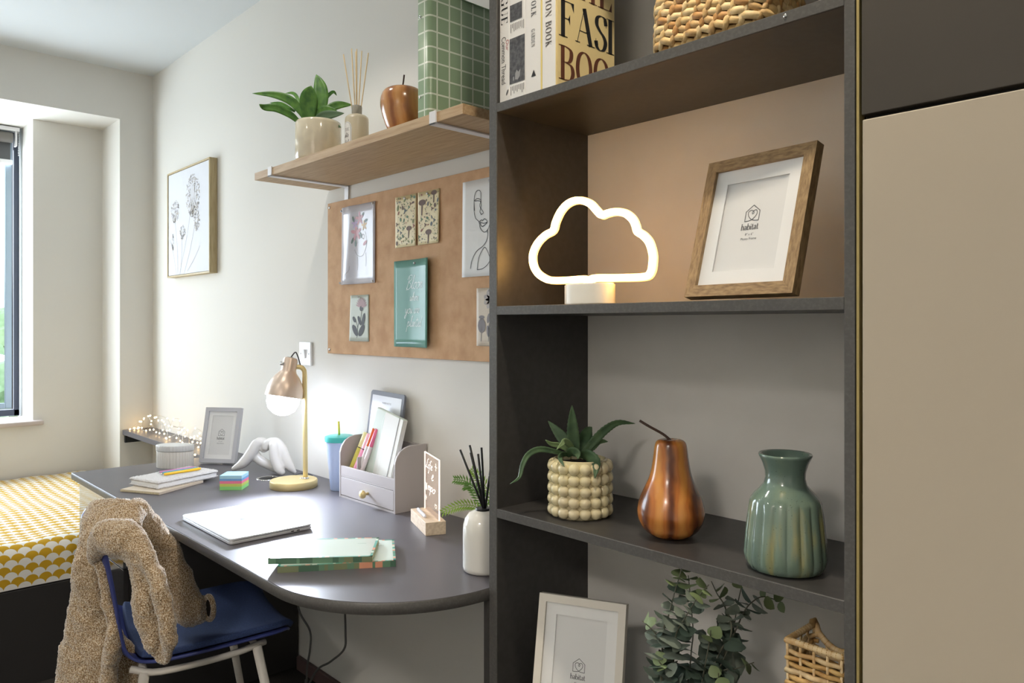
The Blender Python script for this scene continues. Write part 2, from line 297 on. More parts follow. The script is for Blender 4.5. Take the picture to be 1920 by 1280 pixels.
AGAVE=[([(-1.011, 1.106, 1.024), (-1.028, 1.075, 1.034), (-1.041, 1.049, 1.039), (-1.05, 1.028, 1.03), (-1.052, 1.014, 1.011), (-1.05, 1.003, 0.989), (-1.056, 0.985, 0.978)], 0.0054), ([(-1.008, 1.11, 1.024), (-1.021, 1.105, 1.048), (-1.037, 1.097, 1.069), (-1.055, 1.088, 1.09)], 0.0112), ([(-1.003, 1.114, 1.024), (-1.005, 1.108, 1.059), (-1.004, 1.104, 1.091), (-1.002, 1.101, 1.124)], 0.0112), ([(-0.999, 1.119, 1.024), (-1.002, 1.135, 1.05), (-1.005, 1.152, 1.067), (-1.008, 1.167, 1.075)], 0.0129), ([(-0.996, 1.122, 1.024), (-0.985, 1.145, 1.05), (-0.973, 1.168, 1.073), (-0.96, 1.193, 1.086), (-0.942, 1.224, 1.083)], 0.0081), ([(-0.994, 1.124, 1.028), (-0.987, 1.141, 1.04), (-0.981, 1.157, 1.05), (-0.973, 1.176, 1.048)], 0.0077), ([(-0.999, 1.119, 1.026), (-0.972, 1.114, 1.028), (-0.946, 1.107, 1.019), (-0.932, 1.088, 0.993)], 0.0107), ([(-1.005, 1.113, 1.03), (-1.004, 1.096, 1.048), (-1.002, 1.08, 1.056), (-0.997, 1.067, 1.053), (-0.995, 1.05, 1.044)], 0.0056), ([(-1.011, 1.106, 1.032), (-1.018, 1.084, 1.045), (-1.023, 1.064, 1.05), (-1.024, 1.049, 1.059)], 0.0047), ([(-1.013, 1.103, 1.026), (-1.009, 1.079, 1.029), (-0.997, 1.062, 1.024), (-0.978, 1.053, 1.013)], 0.0047), ([(-1.016, 1.1, 1.024), (-1.0, 1.098, 1.034), (-0.984, 1.096, 1.033), (-0.974, 1.087, 1.024)], 0.0086)]
GREEN=[([(-2.122, 1.129, 1.903), (-2.131, 1.112, 1.936), (-2.149, 1.085, 1.968), (-2.178, 1.047, 1.984), (-2.219, 0.996, 1.987)], 0.0146), ([(-2.139, 1.111, 1.903), (-2.147, 1.084, 1.924), (-2.163, 1.048, 1.94), (-2.176, 1.016, 1.939), (-2.176, 0.998, 1.945)], 0.0134), ([(-2.119, 1.132, 1.903), (-2.109, 1.127, 1.947), (-2.1, 1.123, 1.98), (-2.087, 1.122, 2.007)], 0.0304), ([(-2.1, 1.152, 1.903), (-2.1, 1.162, 1.964), (-2.107, 1.164, 2.014), (-2.122, 1.158, 2.058)], 0.0255), ([(-2.092, 1.161, 1.928), (-2.078, 1.18, 1.948), (-2.061, 1.203, 1.959), (-2.037, 1.234, 1.961)], 0.0146), ([(-2.112, 1.139, 1.903), (-2.091, 1.147, 1.93), (-2.064, 1.161, 1.939), (-2.034, 1.179, 1.931)], 0.0122), ([(-2.109, 1.143, 1.906), (-2.077, 1.152, 1.918), (-2.042, 1.165, 1.918), (-2.001, 1.184, 1.918)], 0.0151), ([(-2.135, 1.115, 1.937), (-2.157, 1.115, 1.979), (-2.183, 1.113, 2.003), (-2.215, 1.102, 2.009)], 0.0061), ([(-2.087, 1.166, 1.947), (-2.097, 1.18, 1.984), (-2.098, 1.203, 2.008), (-2.105, 1.22, 2.001)], 0.0061), ([(-2.082, 1.171, 1.906), (-2.048, 1.179, 1.893), (-2.017, 1.183, 1.878)], 0.0073), ([(-2.148, 1.1, 1.937), (-2.194, 1.081, 1.965), (-2.24, 1.062, 1.976)], 0.0068)]
EUCA=[[(-0.733, 1.031, 0.652), (-0.735, 1.029, 0.769), (-0.728, 1.036, 0.809), (-0.721, 1.044, 0.848), (-0.715, 1.05, 0.877), (-0.714, 1.052, 0.887)], [(-0.724, 1.041, 0.652), (-0.717, 1.034, 0.744), (-0.708, 1.028, 0.785), (-0.692, 1.031, 0.816), (-0.673, 1.036, 0.85), (-0.656, 1.04, 0.873)], [(-0.707, 1.059, 0.652), (-0.708, 1.069, 0.737), (-0.71, 1.078, 0.771), (-0.717, 1.082, 0.82), (-0.724, 1.085, 0.861)], [(-0.692, 1.075, 0.652), (-0.676, 1.1, 0.738), (-0.661, 1.123, 0.771), (-0.653, 1.139, 0.803), (-0.646, 1.154, 0.819), (-0.635, 1.173, 0.827), (-0.618, 1.198, 0.817)], [(-0.697, 1.069, 0.652), (-0.675, 1.071, 0.766), (-0.665, 1.06, 0.793)], [(-0.692, 1.075, 0.662), (-0.667, 1.092, 0.714), (-0.646, 1.105, 0.724), (-0.623, 1.12, 0.737)], [(-0.732, 1.032, 0.671), (-0.736, 1.028, 0.75), (-0.744, 1.019, 0.777), (-0.759, 1.004, 0.797)], [(-0.66, 1.109, 0.765), (-0.672, 1.116, 0.811), (-0.689, 1.117, 0.832), (-0.703, 1.122, 0.848)], [(-0.681, 1.087, 0.691), (-0.668, 1.124, 0.755), (-0.669, 1.148, 0.81), (-0.672, 1.169, 0.841)], [(-0.713, 1.052, 0.652), (-0.718, 1.025, 0.708), (-0.722, 0.999, 0.744)], [(-0.686, 1.081, 0.652), (-0.663, 1.076, 0.7), (-0.651, 1.06, 0.729)]]
KNOT={'A': [(-2.7, 1.141, 0.758, 0.0077), (-2.676, 1.166, 0.778, 0.0173), (-2.656, 1.187, 0.812, 0.0192), (-2.642, 1.203, 0.847, 0.0185), (-2.626, 1.219, 0.855, 0.0154), (-2.617, 1.229, 0.839, 0.0138), (-2.625, 1.221, 0.83, 0.0138)], 'B': [(-2.611, 1.221, 0.837, 0.013), (-2.601, 1.232, 0.852, 0.0172), (-2.585, 1.249, 0.852, 0.0192), (-2.572, 1.263, 0.829, 0.0199), (-2.562, 1.274, 0.795, 0.0192), (-2.549, 1.288, 0.764, 0.0146), (-2.538, 1.299, 0.747, 0.0069)], 'C': [(-2.66, 1.199, 0.811, 0.0174), (-2.644, 1.215, 0.787, 0.0162), (-2.623, 1.238, 0.77, 0.0154), (-2.604, 1.258, 0.756, 0.0147)], 'D': [(-2.572, 1.234, 0.848, 0.0152), (-2.569, 1.237, 0.802, 0.0171), (-2.559, 1.248, 0.764, 0.0171), (-2.551, 1.256, 0.751, 0.0114)]}
CLOUD=[(-0.938, 1.363), (-0.93, 1.37), (-0.877, 1.368), (-0.814, 1.367), (-0.799, 1.374), (-0.795, 1.39), (-0.795, 1.406), (-0.802, 1.426), (-0.814, 1.439), (-0.828, 1.448), (-0.832, 1.459), (-0.839, 1.471), (-0.855, 1.483), (-0.877, 1.489), (-0.897, 1.488), (-0.911, 1.486), (-0.924, 1.497), (-0.94, 1.511), (-0.968, 1.521), (-0.994, 1.518), (-1.014, 1.505), (-1.028, 1.485), (-1.035, 1.469), (-1.056, 1.462), (-1.078, 1.448), (-1.092, 1.427), (-1.091, 1.404), (-1.078, 1.386), (-1.056, 1.374), (-1.037, 1.37), (-0.997, 1.369), (-0.954, 1.369), (-0.943, 1.362)]
FAIRY=[(-4.327, 1.27, 0.748), (-4.178, 1.27, 0.781), (-4.11, 1.27, 0.804), (-4.044, 1.27, 0.821), (-4.004, 1.27, 0.784), (-3.926, 1.27, 0.826), (-3.895, 1.27, 0.813), (-3.965, 1.27, 0.761), (-3.926, 1.27, 0.752), (-3.88, 1.27, 0.752), (-3.834, 1.27, 0.772), (-3.775, 1.27, 0.775), (-3.71, 1.27, 0.802), (-3.689, 1.27, 0.837), (-3.739, 1.27, 0.749), (-3.701, 1.243, 0.748), (-3.599, 1.27, 0.786), (-3.552, 1.27, 0.786), (-3.579, 1.27, 0.798), (-3.506, 1.27, 0.805), (-3.467, 1.27, 0.776), (-3.429, 1.27, 0.775), (-3.391, 1.27, 0.791), (-3.367, 1.27, 0.805), (-3.354, 1.27, 0.764), (-3.416, 1.27, 0.822), (-3.486, 1.27, 0.745), (-3.347, 1.258, 0.748), (-3.147, 1.174, 0.748), (-4.202, 1.246, 0.748), (-4.144, 1.27, 0.752), (-4.077, 1.27, 0.745), (-3.996, 1.27, 0.801), (-3.812, 1.27, 0.756), (-3.647, 1.27, 0.754), (-3.539, 1.27, 0.773), (-3.454, 1.27, 0.746), (-3.354, 1.27, 0.783)]
# ================================================================== the room
FLZ = 0.0; CH = 2.60; YW = 1.352; XN = -4.232; XR = -4.54; XO = -4.92; RX1 = 1.7; YF = -1.75
struct('floor', B(XO, RX1, YF, YW+.1, FLZ-.1, FLZ), CARPET)
struct('ceiling', B(XO, RX1, YF, YW+.1, CH, CH+.1), CEIL)
struct('wall_back', B(XO, RX1+.1, YW, YW+.12, FLZ, CH), WALL)
struct('wall_right', B(RX1, RX1+.1, YF, YW, FLZ, CH), WALL)
struct('wall_front', B(XO, RX1+.1, YF-.1, YF, FLZ, CH), WALL)
bm = new()
box(bm, XO, XN, 1.19, YW, 0, CH)                 # nib beside the recess
box(bm, XO, XN, YF, 1.19, 2.3455, CH)            # downstand above the recess
box(bm, XO, XN, YF, -1.2, 0, 2.3455)
box(bm, XO, XR, .863, 1.19, 0, 2.3455)           # pier beside the window
box(bm, XO, XR, -1.2, -.66, 0, 2.3455)
box(bm, XO, XR, -.66, .863, 0, .765)             # below the sill
struct('wall_left', bm, WALL)
# window
wf = bpy.data.objects.new('window_1', None); C.objects.link(wf); wf['kind'] = 'structure'; wf.location = (-4.86, .1, .79)
FRM = M('slate_window_frame', (52, 58, 74), .35)
bm = new()
y0, y1, z0, z1 = -.76, .763, .0, 1.5555
box(bm, -.03, .03, y1-.035, y1, z0, z1, .003); box(bm, -.03, .03, y0, y0+.035, z0, z1, .003)
box(bm, -.03, .03, y0, y1, z0, z0+.035, .003); box(bm, -.03, .03, y0, y1, z1-.035, z1, .003); box(bm, -.03, .03, -.03, .03, z0, z1, .003)
struct('frame', bm, FRM, wf)
for a, b in ((y0+.04, -.035), (.035, y1-.04)):
    bm = new()
    box(bm, -.018, .018, a, a+.03, z0+.04, z1-.04, .003); box(bm, -.018, .018, b-.03, b, z0+.04, z1-.04, .003)
    box(bm, -.018, .018, a+.03, b-.03, z0+.04, z0+.07, .003); box(bm, -.018, .018, a+.03, b-.03, z1-.07, z1-.04, .003)
    sash = struct('sash', bm, M('pale_sash', (150, 166, 178), .3, .3), wf)
    struct('pane', B(-.003, .003, a+.03, b-.03, z0+.07, z1-.07), glassy('window_glass', (246, 250, 250)), sash)
bm = new(); tube(bm, [(-.05, .81-.1, .05-.04), (-.05, .76-.1, .05)], .001)
bm.free()
struct('window_sill', B(-4.80, -4.50, -.70, .906, .765, .79, .008), M('sill_board', (196, 184, 178), .5))
struct('trim_1', B(-4.83, -4.80, .853, .863, .79, 2.3455, .002), M('jamb_bead', (186, 192, 196), .5))
struct('baseboard_back', B(-2.60, -1.20, YW-.016, YW, 0, .05, .004), SKIRT)
struct('baseboard_left', B(-4.54, -4.526, -1.2, 1.19, 0, .05, .004), SKIRT)
# roller blind
rb = thing('roller_blind', 'grey roller blind with white top rail drawn just below the window head', 'blind', (-4.79, .1, 2.34))
link('top_rail', B(-.02, .025, -.74, .745, -.022, 0, .003), WMET, rb)
link('fabric_roll', xform(T([(0, -.72, 0), (0, .715, 0)], .028, 24), TR(.0, 0, -.055)), M('blind_fabric_roll', (112, 108, 103), .8), rb, True, sharp=40)
link('fabric', B(-.022, -.020, -.715, .71, -.175, -.05), M('blind_fabric', (92, 93, 94), .85), rb)
link('bottom_bar', B(-.028, -.014, -.715, .72, -.195, -.170, .004), WMET, rb)
link('bracket', B(-.02, .02, .725, .735, -.1, -.01, .003), WMET, rb)
bm = new()
for i in range(14): bmesh.ops.create_icosphere(bm, subdivisions=1, radius=.0045, matrix=TR(.02, .742, -.03-.009*i))
link('bead_chain', bm, CHROME, rb, True)
# outside: trees and a brick house below the sky
gr = struct('ground', B(-90, -5.2, -40, 40, -6.2, -6), M('lawn', (110, 130, 84), .9, var=(.5, (90, 112, 70), .4, .6)))
h = thing('brick_house', 'red brick house with grey roof seen low through the window', 'house', (-46, -3, -6))
link('wall', B(-4, 4, -9, 9, 0, 7.2), M('house_brick', (158, 104, 88), .9, var=(3, (140, 88, 74), .4, .6)), h)
bm = prism([(-4.4, 7.2), (4.4, 7.2), (0, 9.6)], -9.3, 9.3); xform(bm, RX(PI/2))
link('roof', bm, M('house_roof', (92, 86, 88), .8), h)
for yy in (-6, -2, 2, 6): link('window', B(4, 4.08, yy-.6, yy+.6, 4, 5.4), M('house_window', (210, 216, 220), .3), h)
FOL = [M('hazy_foliage_%d' % i, c, .8, var=(2.5, d, .35, .65)) for i, (c, d) in enumerate([((176, 198, 150), (122, 150, 104)), ((190, 208, 160), (140, 164, 112)), ((160, 184, 146), (110, 136, 102))])]  # leaf colours paled to put the outdoor haze into them
for i, (x, y, hh, r, lb) in enumerate([(-24, 2.1, 7.4, 2.2, 'bushy green garden tree nearest the window'), (-31, 5.2, 8.6, 2.4, 'pale green garden tree behind the nearest one'), (-34, .2, 8.0, 2.6, 'dark green garden tree farthest left beyond the window')]):
    t = thing('garden_tree', lb, 'tree', (x, y, -6), group='trees outside the window')
    link('trunk', T([(0, 0, 0), (.1, 0, hh*.35), (0, .1, hh*.62)], [.22, .16, .10], 8), M('bark', (84, 68, 54), .9), t, True)
    bm = new(); rr = random.Random(i)
    for k in range(16):
        a = rr.random()*6.28; q = rr.random()**.5*r*.62; z = hh*.7+rr.uniform(-.34, .34)*r*1.5
        bmesh.ops.create_icosphere(bm, subdivisions=2, radius=r*rr.uniform(.3, .5), matrix=TR(q*math.cos(a), q*math.sin(a), z))
    for v in bm.verts: v.co += Vector((rr.uniform(-1, 1), rr.uniform(-1, 1), rr.uniform(-1, 1)))*.09*r
    link('crown', bm, FOL[i], t)
# ceiling downlights and one added fill panel (fixtures; their lamps are set at the top)
for i, (x, y, wh) in enumerate([(-.62, .72, 'in front of the bookcase'), (-2.0, .74, 'over the desk'), (-3.4, .5, 'over the bed end of the desk'), (-2.0, -.7, 'over the middle of the floor'), (-.1, -1.42, 'behind the camera'), (-3.6, -.8, 'over the bed')]):
    t = thing('downlight_or_fill_panel', ('unseen round panel light added as bookcase fill ' if i == 4 else 'round white recessed ceiling downlight ')+wh, 'light', (x, y, 2.6))
    if i == 4: t.scale = (4.2, 4.2, 1)  # panel made up to go with the added fill light
    link('trim_ring', lathe([(.046, -.001), (.06, -.001), (.062, -.004), (.058, -.009), (.048, -.009), (.046, -.001)], 32), WMET, t, True)
    link('lens', lathe([(0, -.003), (.046, -.003), (.046, -.005), (0, -.005)], 24), M('downlight_lens', (255, 250, 240), .4, emis=(255, 236, 205), es=6), t)
# ================================================================== bookcase
bc = thing('bookcase', 'tall charcoal open bookcase with five visible shelves, right of the desk', 'bookcase', (-.79, 1.03, 0))
def bb(n, x0, x1, y0, y1, z0, z1, m, bev=.001): return link(n, B(x0+.79, x1+.79, y0-1.03, y1-1.03, z0, z1, bev, 1), m, bc)
bb('side_panel', -1.166, -1.143, 1.03, 1.325, 0, 2.30, LAM); bb('side_panel', -.439, -.4245, 1.03, 1.325, 0, 2.30, LAM)
SH = [.08, .495, .9076, 1.320, 1.7325, 2.145]
for z in SH: bb('shelf', -1.143, -.439, 1.031, 1.3095, z-.0175, z, LAM)
bb('top_panel', -1.143, -.439, 1.031, 1.3095, 2.28, 2.30, LAM); bb('plinth', -1.143, -.439, 1.05, 1.065, 0, .0625, LAM)
bb('back_panel', -1.143, -.439, 1.3095, 1.315, .0625, 2.28, BACKP, 0)
# pale front edges of the boards (edge banding)
def edge(x0, x1, z0, z1): bb('edge_band', x0, x1, 1.0285, 1.0305, z0, z1, LAMEDGE, .0006)
edge(-1.166, -1.143, 0, 2.30); edge(-.439, -.4245, 0, 2.30)
for z in SH: edge(-1.143, -.439, z-.0175, z)
s_ = link('screw_head', lathe([(0, -.001), (.0035, -.001), (.003, .001), (0, .0015)], 12), CHROME, bc, True, (-.523+.79, -.002, 1.726), (PI/2, 0, 0)); s_['label'] = 'small silver screw cap'
# wardrobe on the right
wd = thing('wardrobe', 'tall wardrobe with beige door below a dark brown panel, right of the bookcase', 'wardrobe', (0, 1.03, 0))
DKB = M('dark_brown_laminate', (60, 54, 45), .5, bump=(500, .03, .0003))
link('carcass', B(-.4185, .75, .02, .32, 0, 2.45), M('wardrobe_carcass', (40, 37, 32), .6), wd)
link('upper_door', B(-.4165, .15, 0, .018, 1.562, 2.44, .001), DKB, wd)['label'] = 'dark brown door above the beige one'
link('lower_door', B(-.4155, .15, 0, .018, .08, 1.5555, .0015), M('beige_laminate', (184, 172, 152), .5, bump=(600, .03, .0003)), wd)['label'] = 'beige lower door'
link('upper_door', B(.154, .72, 0, .018, 1.562, 2.44, .001), DKB, wd); link('lower_door', B(.154, .72, 0, .018, .08, 1.5555, .0015), MC['beige_laminate'], wd)
link('edge_strip', B(-.4232, -.4195, .0, .018, 0, 2.44), M('gilt_strip', (176, 158, 104), .4, .3), wd)['label'] = 'thin gilt strip up the left edge'
# ================================================================== desk
dk = thing('desk', 'charcoal desk with rounded right corner running along the wall', 'desk', (-2.2, 1.03, 0))
cx, cy, R = -1.486, 1.035, .318
pts = [(-3.13, YW-.002), (-3.13, .717), (cx, .717)]+[(cx+R*math.sin(a), cy-R*math.cos(a)) for a in [PI/2*i/24 for i in range(1, 25)]]+[(-1.168, YW-.002)]
pts = [(x+2.2, y-1.03) for x, y in pts]
link('desktop', prism(pts, .715, .74, .0012), DESK, dk, True, sharp=35)
link('support_panel', B(-1.184+2.2, -1.168+2.2, 0.0, .318, 0, .714), LAM, dk)
link('modesty_rail', B(-2.59+2.2, -1.19+2.2, .29, .30, .66, .714), LAM, dk)
# edge band along the front of the top
ring = [(x, y) for x, y in pts[1:-1]]
bm = new(); vs = []
for i, (x, y) in enumerate(ring):
    x0_, y0_ = ring[max(i-1, 0)]; x1_, y1_ = ring[min(i+1, len(ring)-1)]; t = Vector((x1_-x0_, y1_-y0_)).normalized(); o_ = Vector((t.y, -t.x))*.0012
    vs.append([bm.verts.new((x+q*o_.x, y+q*o_.y, z)) for q, z in ((0, .7155), (1, .7165), (1, .7385), (0, .7395))])
for a, b in zip(vs, vs[1:]):
    for j in range(3): bm.faces.new((a[j], b[j], b[j+1], a[j+1]))
link('edge_band', bm, LAMEDGE, dk, True, mods='norecalc')
# drawer pedestal
pd = thing('drawer_pedestal', 'glossy dark drawer unit under the left end of the desk', 'drawer unit', (-2.865, .742, 0))
link('body', B(-.263, .263, .018, .60, 0.01, .713), DARK, pd)
for z0_, z1_ in ((.03, .30), (.304, .50), (.504, .70)):
    d = link('drawer', B(-.262, .262, 0, .017, z0_, z1_, .001), GLOSS, pd)
# narrow ledge
lg = thing('wall_ledge', 'narrow charcoal ledge on the wall beyond the desk carrying string lights', 'ledge', (-3.68, 1.27, .74))
link('board', B(-.549, .545, -.068, .08, -.025, 0, .001), DESK, lg)
link('support_block', B(-.549, -.53, -.06, .08, -.066, -.026), BLACK, lg)['label'] = 'black end support'
link('rear_rail', B(-.53, -.24, .06, .08, -.060, -.026), BLACK, lg)
# ================================================================== bed
bd = thing('bed', 'dark grey bed base under a patterned mattress by the window', 'bed', (-3.83, .0, 0))
link('side_board', B(.672, .69, -1.0, 1.18, .0, .345, .002), DARK, bd); link('frame', B(-.69, .67, -1.0, 1.185, .05, .33), DARK, bd)
# scalloped sheet
m = bpy.data.materials.new('mustard_scallop_sheet'); m.use_nodes = True; n = m.node_tree.nodes; l = m.node_tree.links; b_ = n['Principled BSDF']; b_.inputs['Roughness'].default_value = .9
tc = n.new('ShaderNodeTexCoord'); s3 = n.new('ShaderNodeSeparateXYZ'); l.new(tc.outputs['UV'], s3.inputs[0])
def mth(op, a, b=None, c=None):
    q = n.new('ShaderNodeMath'); q.operation = op
    for i, v in enumerate((a, b, c)):
        if v is None: continue
        if isinstance(v, (int, float)): q.inputs[i].default_value = v
        else: l.new(v, q.inputs[i])
    return q.outputs[0]
HH = .0212
vv = mth('DIVIDE', s3.outputs['Y'], HH); kf = mth('FLOOR', vv); fy = mth('SUBTRACT', vv, kf)
odd = mth('FLOORED_MODULO', kf, 2); uu = mth('ADD', mth('DIVIDE', s3.outputs['X'], HH*2), mth('MULTIPLY', odd, .5))
fx = mth('SUBTRACT', mth('FRACT', uu), .5)
dist = mth('ADD', mth('POWER', mth('MULTIPLY', mth('ABSOLUTE', fx), 2), 2), mth('POWER', fy, 2))
ins = mth('LESS_THAN', dist, 1.0); row = mth('ADD', kf, mth('SUBTRACT', 1, ins)); must = mth('FLOORED_MODULO', row, 2)
mx = n.new('ShaderNodeMix'); mx.data_type = 'RGBA'; l.new(must, mx.inputs[0]); mx.inputs[6].default_value = lin((240, 238, 230)); mx.inputs[7].default_value = lin((206, 162, 28)); l.new(mx.outputs[2], b_.inputs['Base Color'])
bm = new(); uvl = bm.loops.layers.uv.new('UVMap')
prof = [(.688, .35, 0)]; s = 0
for i in range(9): a = PI/2*i/8; prof.append((.640+.05*math.cos(a), .452+.05*math.sin(a)-.0*i))
prof = [(.688, .35), (.692, .40)]+[(.636+.055*math.cos(PI/2*i/8), .447+.055*math.sin(PI/2*i/8)) for i in range(9)]+[(x, .502+.004*math.sin(x*9)) for x in (.5, .3, .1, -.1, -.3, -.5, -.69)]
acc = [0]
for (a, b), (c, d) in zip(prof, prof[1:]): acc.append(acc[-1]+math.hypot(c-a, d-b))
ys = [-1.0+i*.05 for i in range(44)]; grid = []
for y in ys:
    e = max(0, (abs(y-.075)-1.02)/.06); e = min(1, e)
    grid.append([bm.verts.new((x, y, z+(.0025*math.sin(y*31+x*9) if i > 3 else 0)-.04*e*e*(i > 2))) for i, (x, z) in enumerate(prof)])
for j in range(len(ys)-1):
    for i in range(len(prof)-1):
        f = bm.faces.new((grid[j][i], grid[j+1][i], grid[j+1][i+1], grid[j][i+1]))
        for lp, (jj, ii) in zip(f.loops, ((j, i), (j+1, i), (j+1, i+1), (j, i+1))): lp[uvl].uv = (ys[jj], acc[ii])
bm.faces.new([g[-1] for g in grid]+[bm.verts.new((-.69, ys[-1], .35)), bm.verts.new((-.69, ys[0], .35))])
bm.faces.new(grid[0]+[bm.verts.new((-.69, ys[0], .3501))]); bm.faces.new(grid[-1][::-1]+[bm.verts.new((-.69, ys[-1], .3501))])
mt = link('mattress', bm, m, None, True, (-3.83, 0, 0), sharp=50); tag(mt, 'mattress in a white and mustard scalloped sheet on the bed base', 'mattress')
# ================================================================== wall shelf
ws = thing('wall_shelf', 'light oak wall shelf on white metal brackets above the pinboard', 'shelf', (-1.843, 1.2135, 1.7545))
link('board', B(-.535, .535, -.1385, .1365, 0, .0238, .001), OAK, ws)
for x in (-2.262, -1.415):
    bm = new(); a = x+1.843-.0125; b = a+.025
    box(bm, a, b, -.1425, .1375, -.004, 0, .0008); box(bm, a, b, -.1425, -.1385, -.004, .027, .0008); box(bm, a, b, .1335, .1375, -.075, 0, .0008)
    k = link('bracket', bm, WMET, ws)
    link('screw', lathe([(0, 0), (.004, 0), (.003, .0015), (0, .002)], 10), CHROME, k, True, (a+.0125, .1335, -.05), (PI/2, 0, 0))
# ================================================================== pinboard
MDF = M('pinboard_brown', (210, 170, 130), .8, bump=(240, .35, .0012), var=(22, (192, 150, 110), .35, .7))
pb = thing('pinboard', 'brown pinboard screwed to the wall under the oak shelf', 'pinboard', (-1.775, 1.3515, 1.1826))
link('board', B(-.602, .60, -.0105, 0, 0, .5245, .0015), MDF, pb)
for x, z in ((-.588, .014), (-.588, .509), (.585, .014), (.585, .509)):
    link('screw_cap', lathe([(0, 0), (.0055, 0), (.005, .002), (0, .003)], 14), CHROME, pb, True, (x, -.0105, z), (PI/2, 0, 0))
YP = 1.341-.0006
def pin(parent, x, z, y=-.002, r=.004): link('pin', lathe([(0, 0), (r*.5, 0), (r, .002), (r*.9, .005), (0, .0065)], 14), M('clear_pin', (225, 225, 228), .15, .3), parent, True, (x, y, z), (PI/2, 0, 0))
def sheet(bm, w, h, curl, nx=14, nz=10, mi=0):
    """a paper sheet whose depth follows curl(u, v), v up"""
    g = [[bm.verts.new(((i/nx)*w, -curl(i/nx, j/nz), (j/nz)*h)) for i in range(nx+1)] for j in range(nz+1)]
    for j in range(nz):
        for i in range(nx): f = bm.faces.new((g[j][i], g[j][i+1], g[j+1][i+1], g[j+1][i])); f.material_index = mi
def paper(name, label, x, z, w, h, mat, curl=lambda u, v: 0, group='prints pinned to the board', cat='print'):
    t = thing(name, label, cat, (x, YP, z), group=group)
    bm = new(); sheet(bm, w, h, curl); o = link('sheet', bm, mat, t, True); solid(o, .0004)
    fm = lambda a, b: Vector((a, -curl(a/w, b/h)-.0009, b)); return t, fm
# -- woman with flowers (glossy)
GLP = M('glossy_white_print', (214, 213, 222), .13, spec=.3)
cv = lambda u, v: .004+.010*max(0, math.cos(PI*1.0*u))**2*(1-.3*v)+.006*abs(u-.5)**2*4
cv = lambda u, v: .002+.011*math.exp(-((u-.28+.12*(1-v))/.16)**2)*(1-.5*v)+.012*max(0, u-.85)*(1-v)
t, fm = paper('flower_woman_print', 'glossy white print of a woman with pink flowers for hair, top left of board', -2.275, 1.418, .205, .262, GLP, cv)
bm = new()
for pts in ([(.085, .115), (.09, .105), (.10, .095), (.118, .09), (.135, .095), (.15, .115), (.156, .135), (.152, .155), (.145, .17)],
            [(.125, .155), (.132, .162), (.14, .158), (.138, .146), (.13, .15)], [(.10, .09), (.102, .07), (.10, .045)], [(.15, .10), (.152, .075), (.15, .055)], [(.03, .01), (.035, .03), (.055, .045), (.06, .06)]):
    ribbon(bm, pts, fm, .0011)
link('line_drawing', bm, GREYINK, t)
FC = [M('pink_print', (204, 150, 160), .4), M('peach_print', (222, 190, 140), .4), M('leafy_print', (96, 116, 110), .4), M('lilac_print', (196, 176, 214), .4)]
bm = new()
for cx_, cy_, r, mi in ((.113, .215, .022, 0), (.095, .17, .026, 0), (.14, .19, .016, 1), (.088, .2, .016, 3)):
    for k in range(5): a = k*1.2566+.4; poly(bm, disc(cx_+r*.55*math.cos(a), cy_+r*.55*math.sin(a), r*.55, r*.24, a, 10), fm, mi)
for cx_, cy_, a in ((.13, .225, .8), (.08, .215, 2), (.075, .145, 4.2), (.12, .16, 5.2), (.15, .205, .3), (.09, .135, 4.6)): poly(bm, disc(cx_, cy_, .012, .005, a, 8), fm, 2)
poly(bm, disc(.145, .132, .013, .006, .5, 10), fm, 0)
link('flower_print', bm, FC, t)
for x, z in ((.006, .25), (.197, .255), (.006, .006), (.2, .004)): pin(t, x, z, -.003-cv(x/.205, z/.262))
# -- two botanical cards
CRD = M('cream_card', (226, 210, 164), .5)
BC = [M('print_olive', (124, 130, 76), .6), M('print_brown', (96, 66, 46), .6), M('print_green', (88, 118, 88), .6), M('print_slate', (86, 96, 100), .6), M('print_rust', (134, 72, 52), .6)]
def botanic(label, x, w, seed, big):
    t, fm = paper('botanical_card', label, x, 1.52, w, .157, CRD, lambda u, v: .001+.004*(1-v)*u)
    bm = new(); r = random.Random(seed); done = []
    for (a, b, s_) in big:
        poly(bm, disc(a, b, s_, s_*.5, 0, 12), fm, 1); poly(bm, [(a-s_*.22, b), (a+s_*.18, b), (a+s_*.05, b-s_*2.1), (a-s_*.28, b-s_*2.1)], fm, 1); done.append((a, b, s_*1.2)); done.append((a, b-s_*1.2, s_*.8))
    for k in range(420):
        a, b = r.uniform(.006, w-.006), r.uniform(.006, .151); s_ = r.choice((.0022, .004, .007, .0105, .0075))
        if a < s_ or a > w-s_ or b < s_ or b > .157-s_: continue
        if any((a-p)**2+(b-q)**2 < (s_+u*.8)**2 for p, q, u in done): continue
        done.append((a, b, s_)); mi = r.choice((0, 0, 1, 2, 2, 3, 4)); k2 = r.random()
        if k2 < .5 or s_ < .003: poly(bm, disc(a, b, s_*.95, s_*r.uniform(.35, .8), r.random()*3, 9), fm, mi)
        else:
            for q in range(3): poly(bm, disc(a+s_*.4*math.cos(q*2.1), b+s_*.4*math.sin(q*2.1), s_*.6, s_*.3, q*2.1, 7), fm, mi)
    link('botanical_print', bm, BC, t); pin(t, w*.5, .148, -.003)
botanic('cream card printed with leaves and mushrooms, left of the botanical pair', -1.958, .112, 3, [(.075, .055, .014)])
botanic('cream card printed with mushrooms and a snail, right of the botanical pair', -1.840, .106, 5, [(.022, .125, .018), (.055, .035, .016), (.08, .148, .014)])
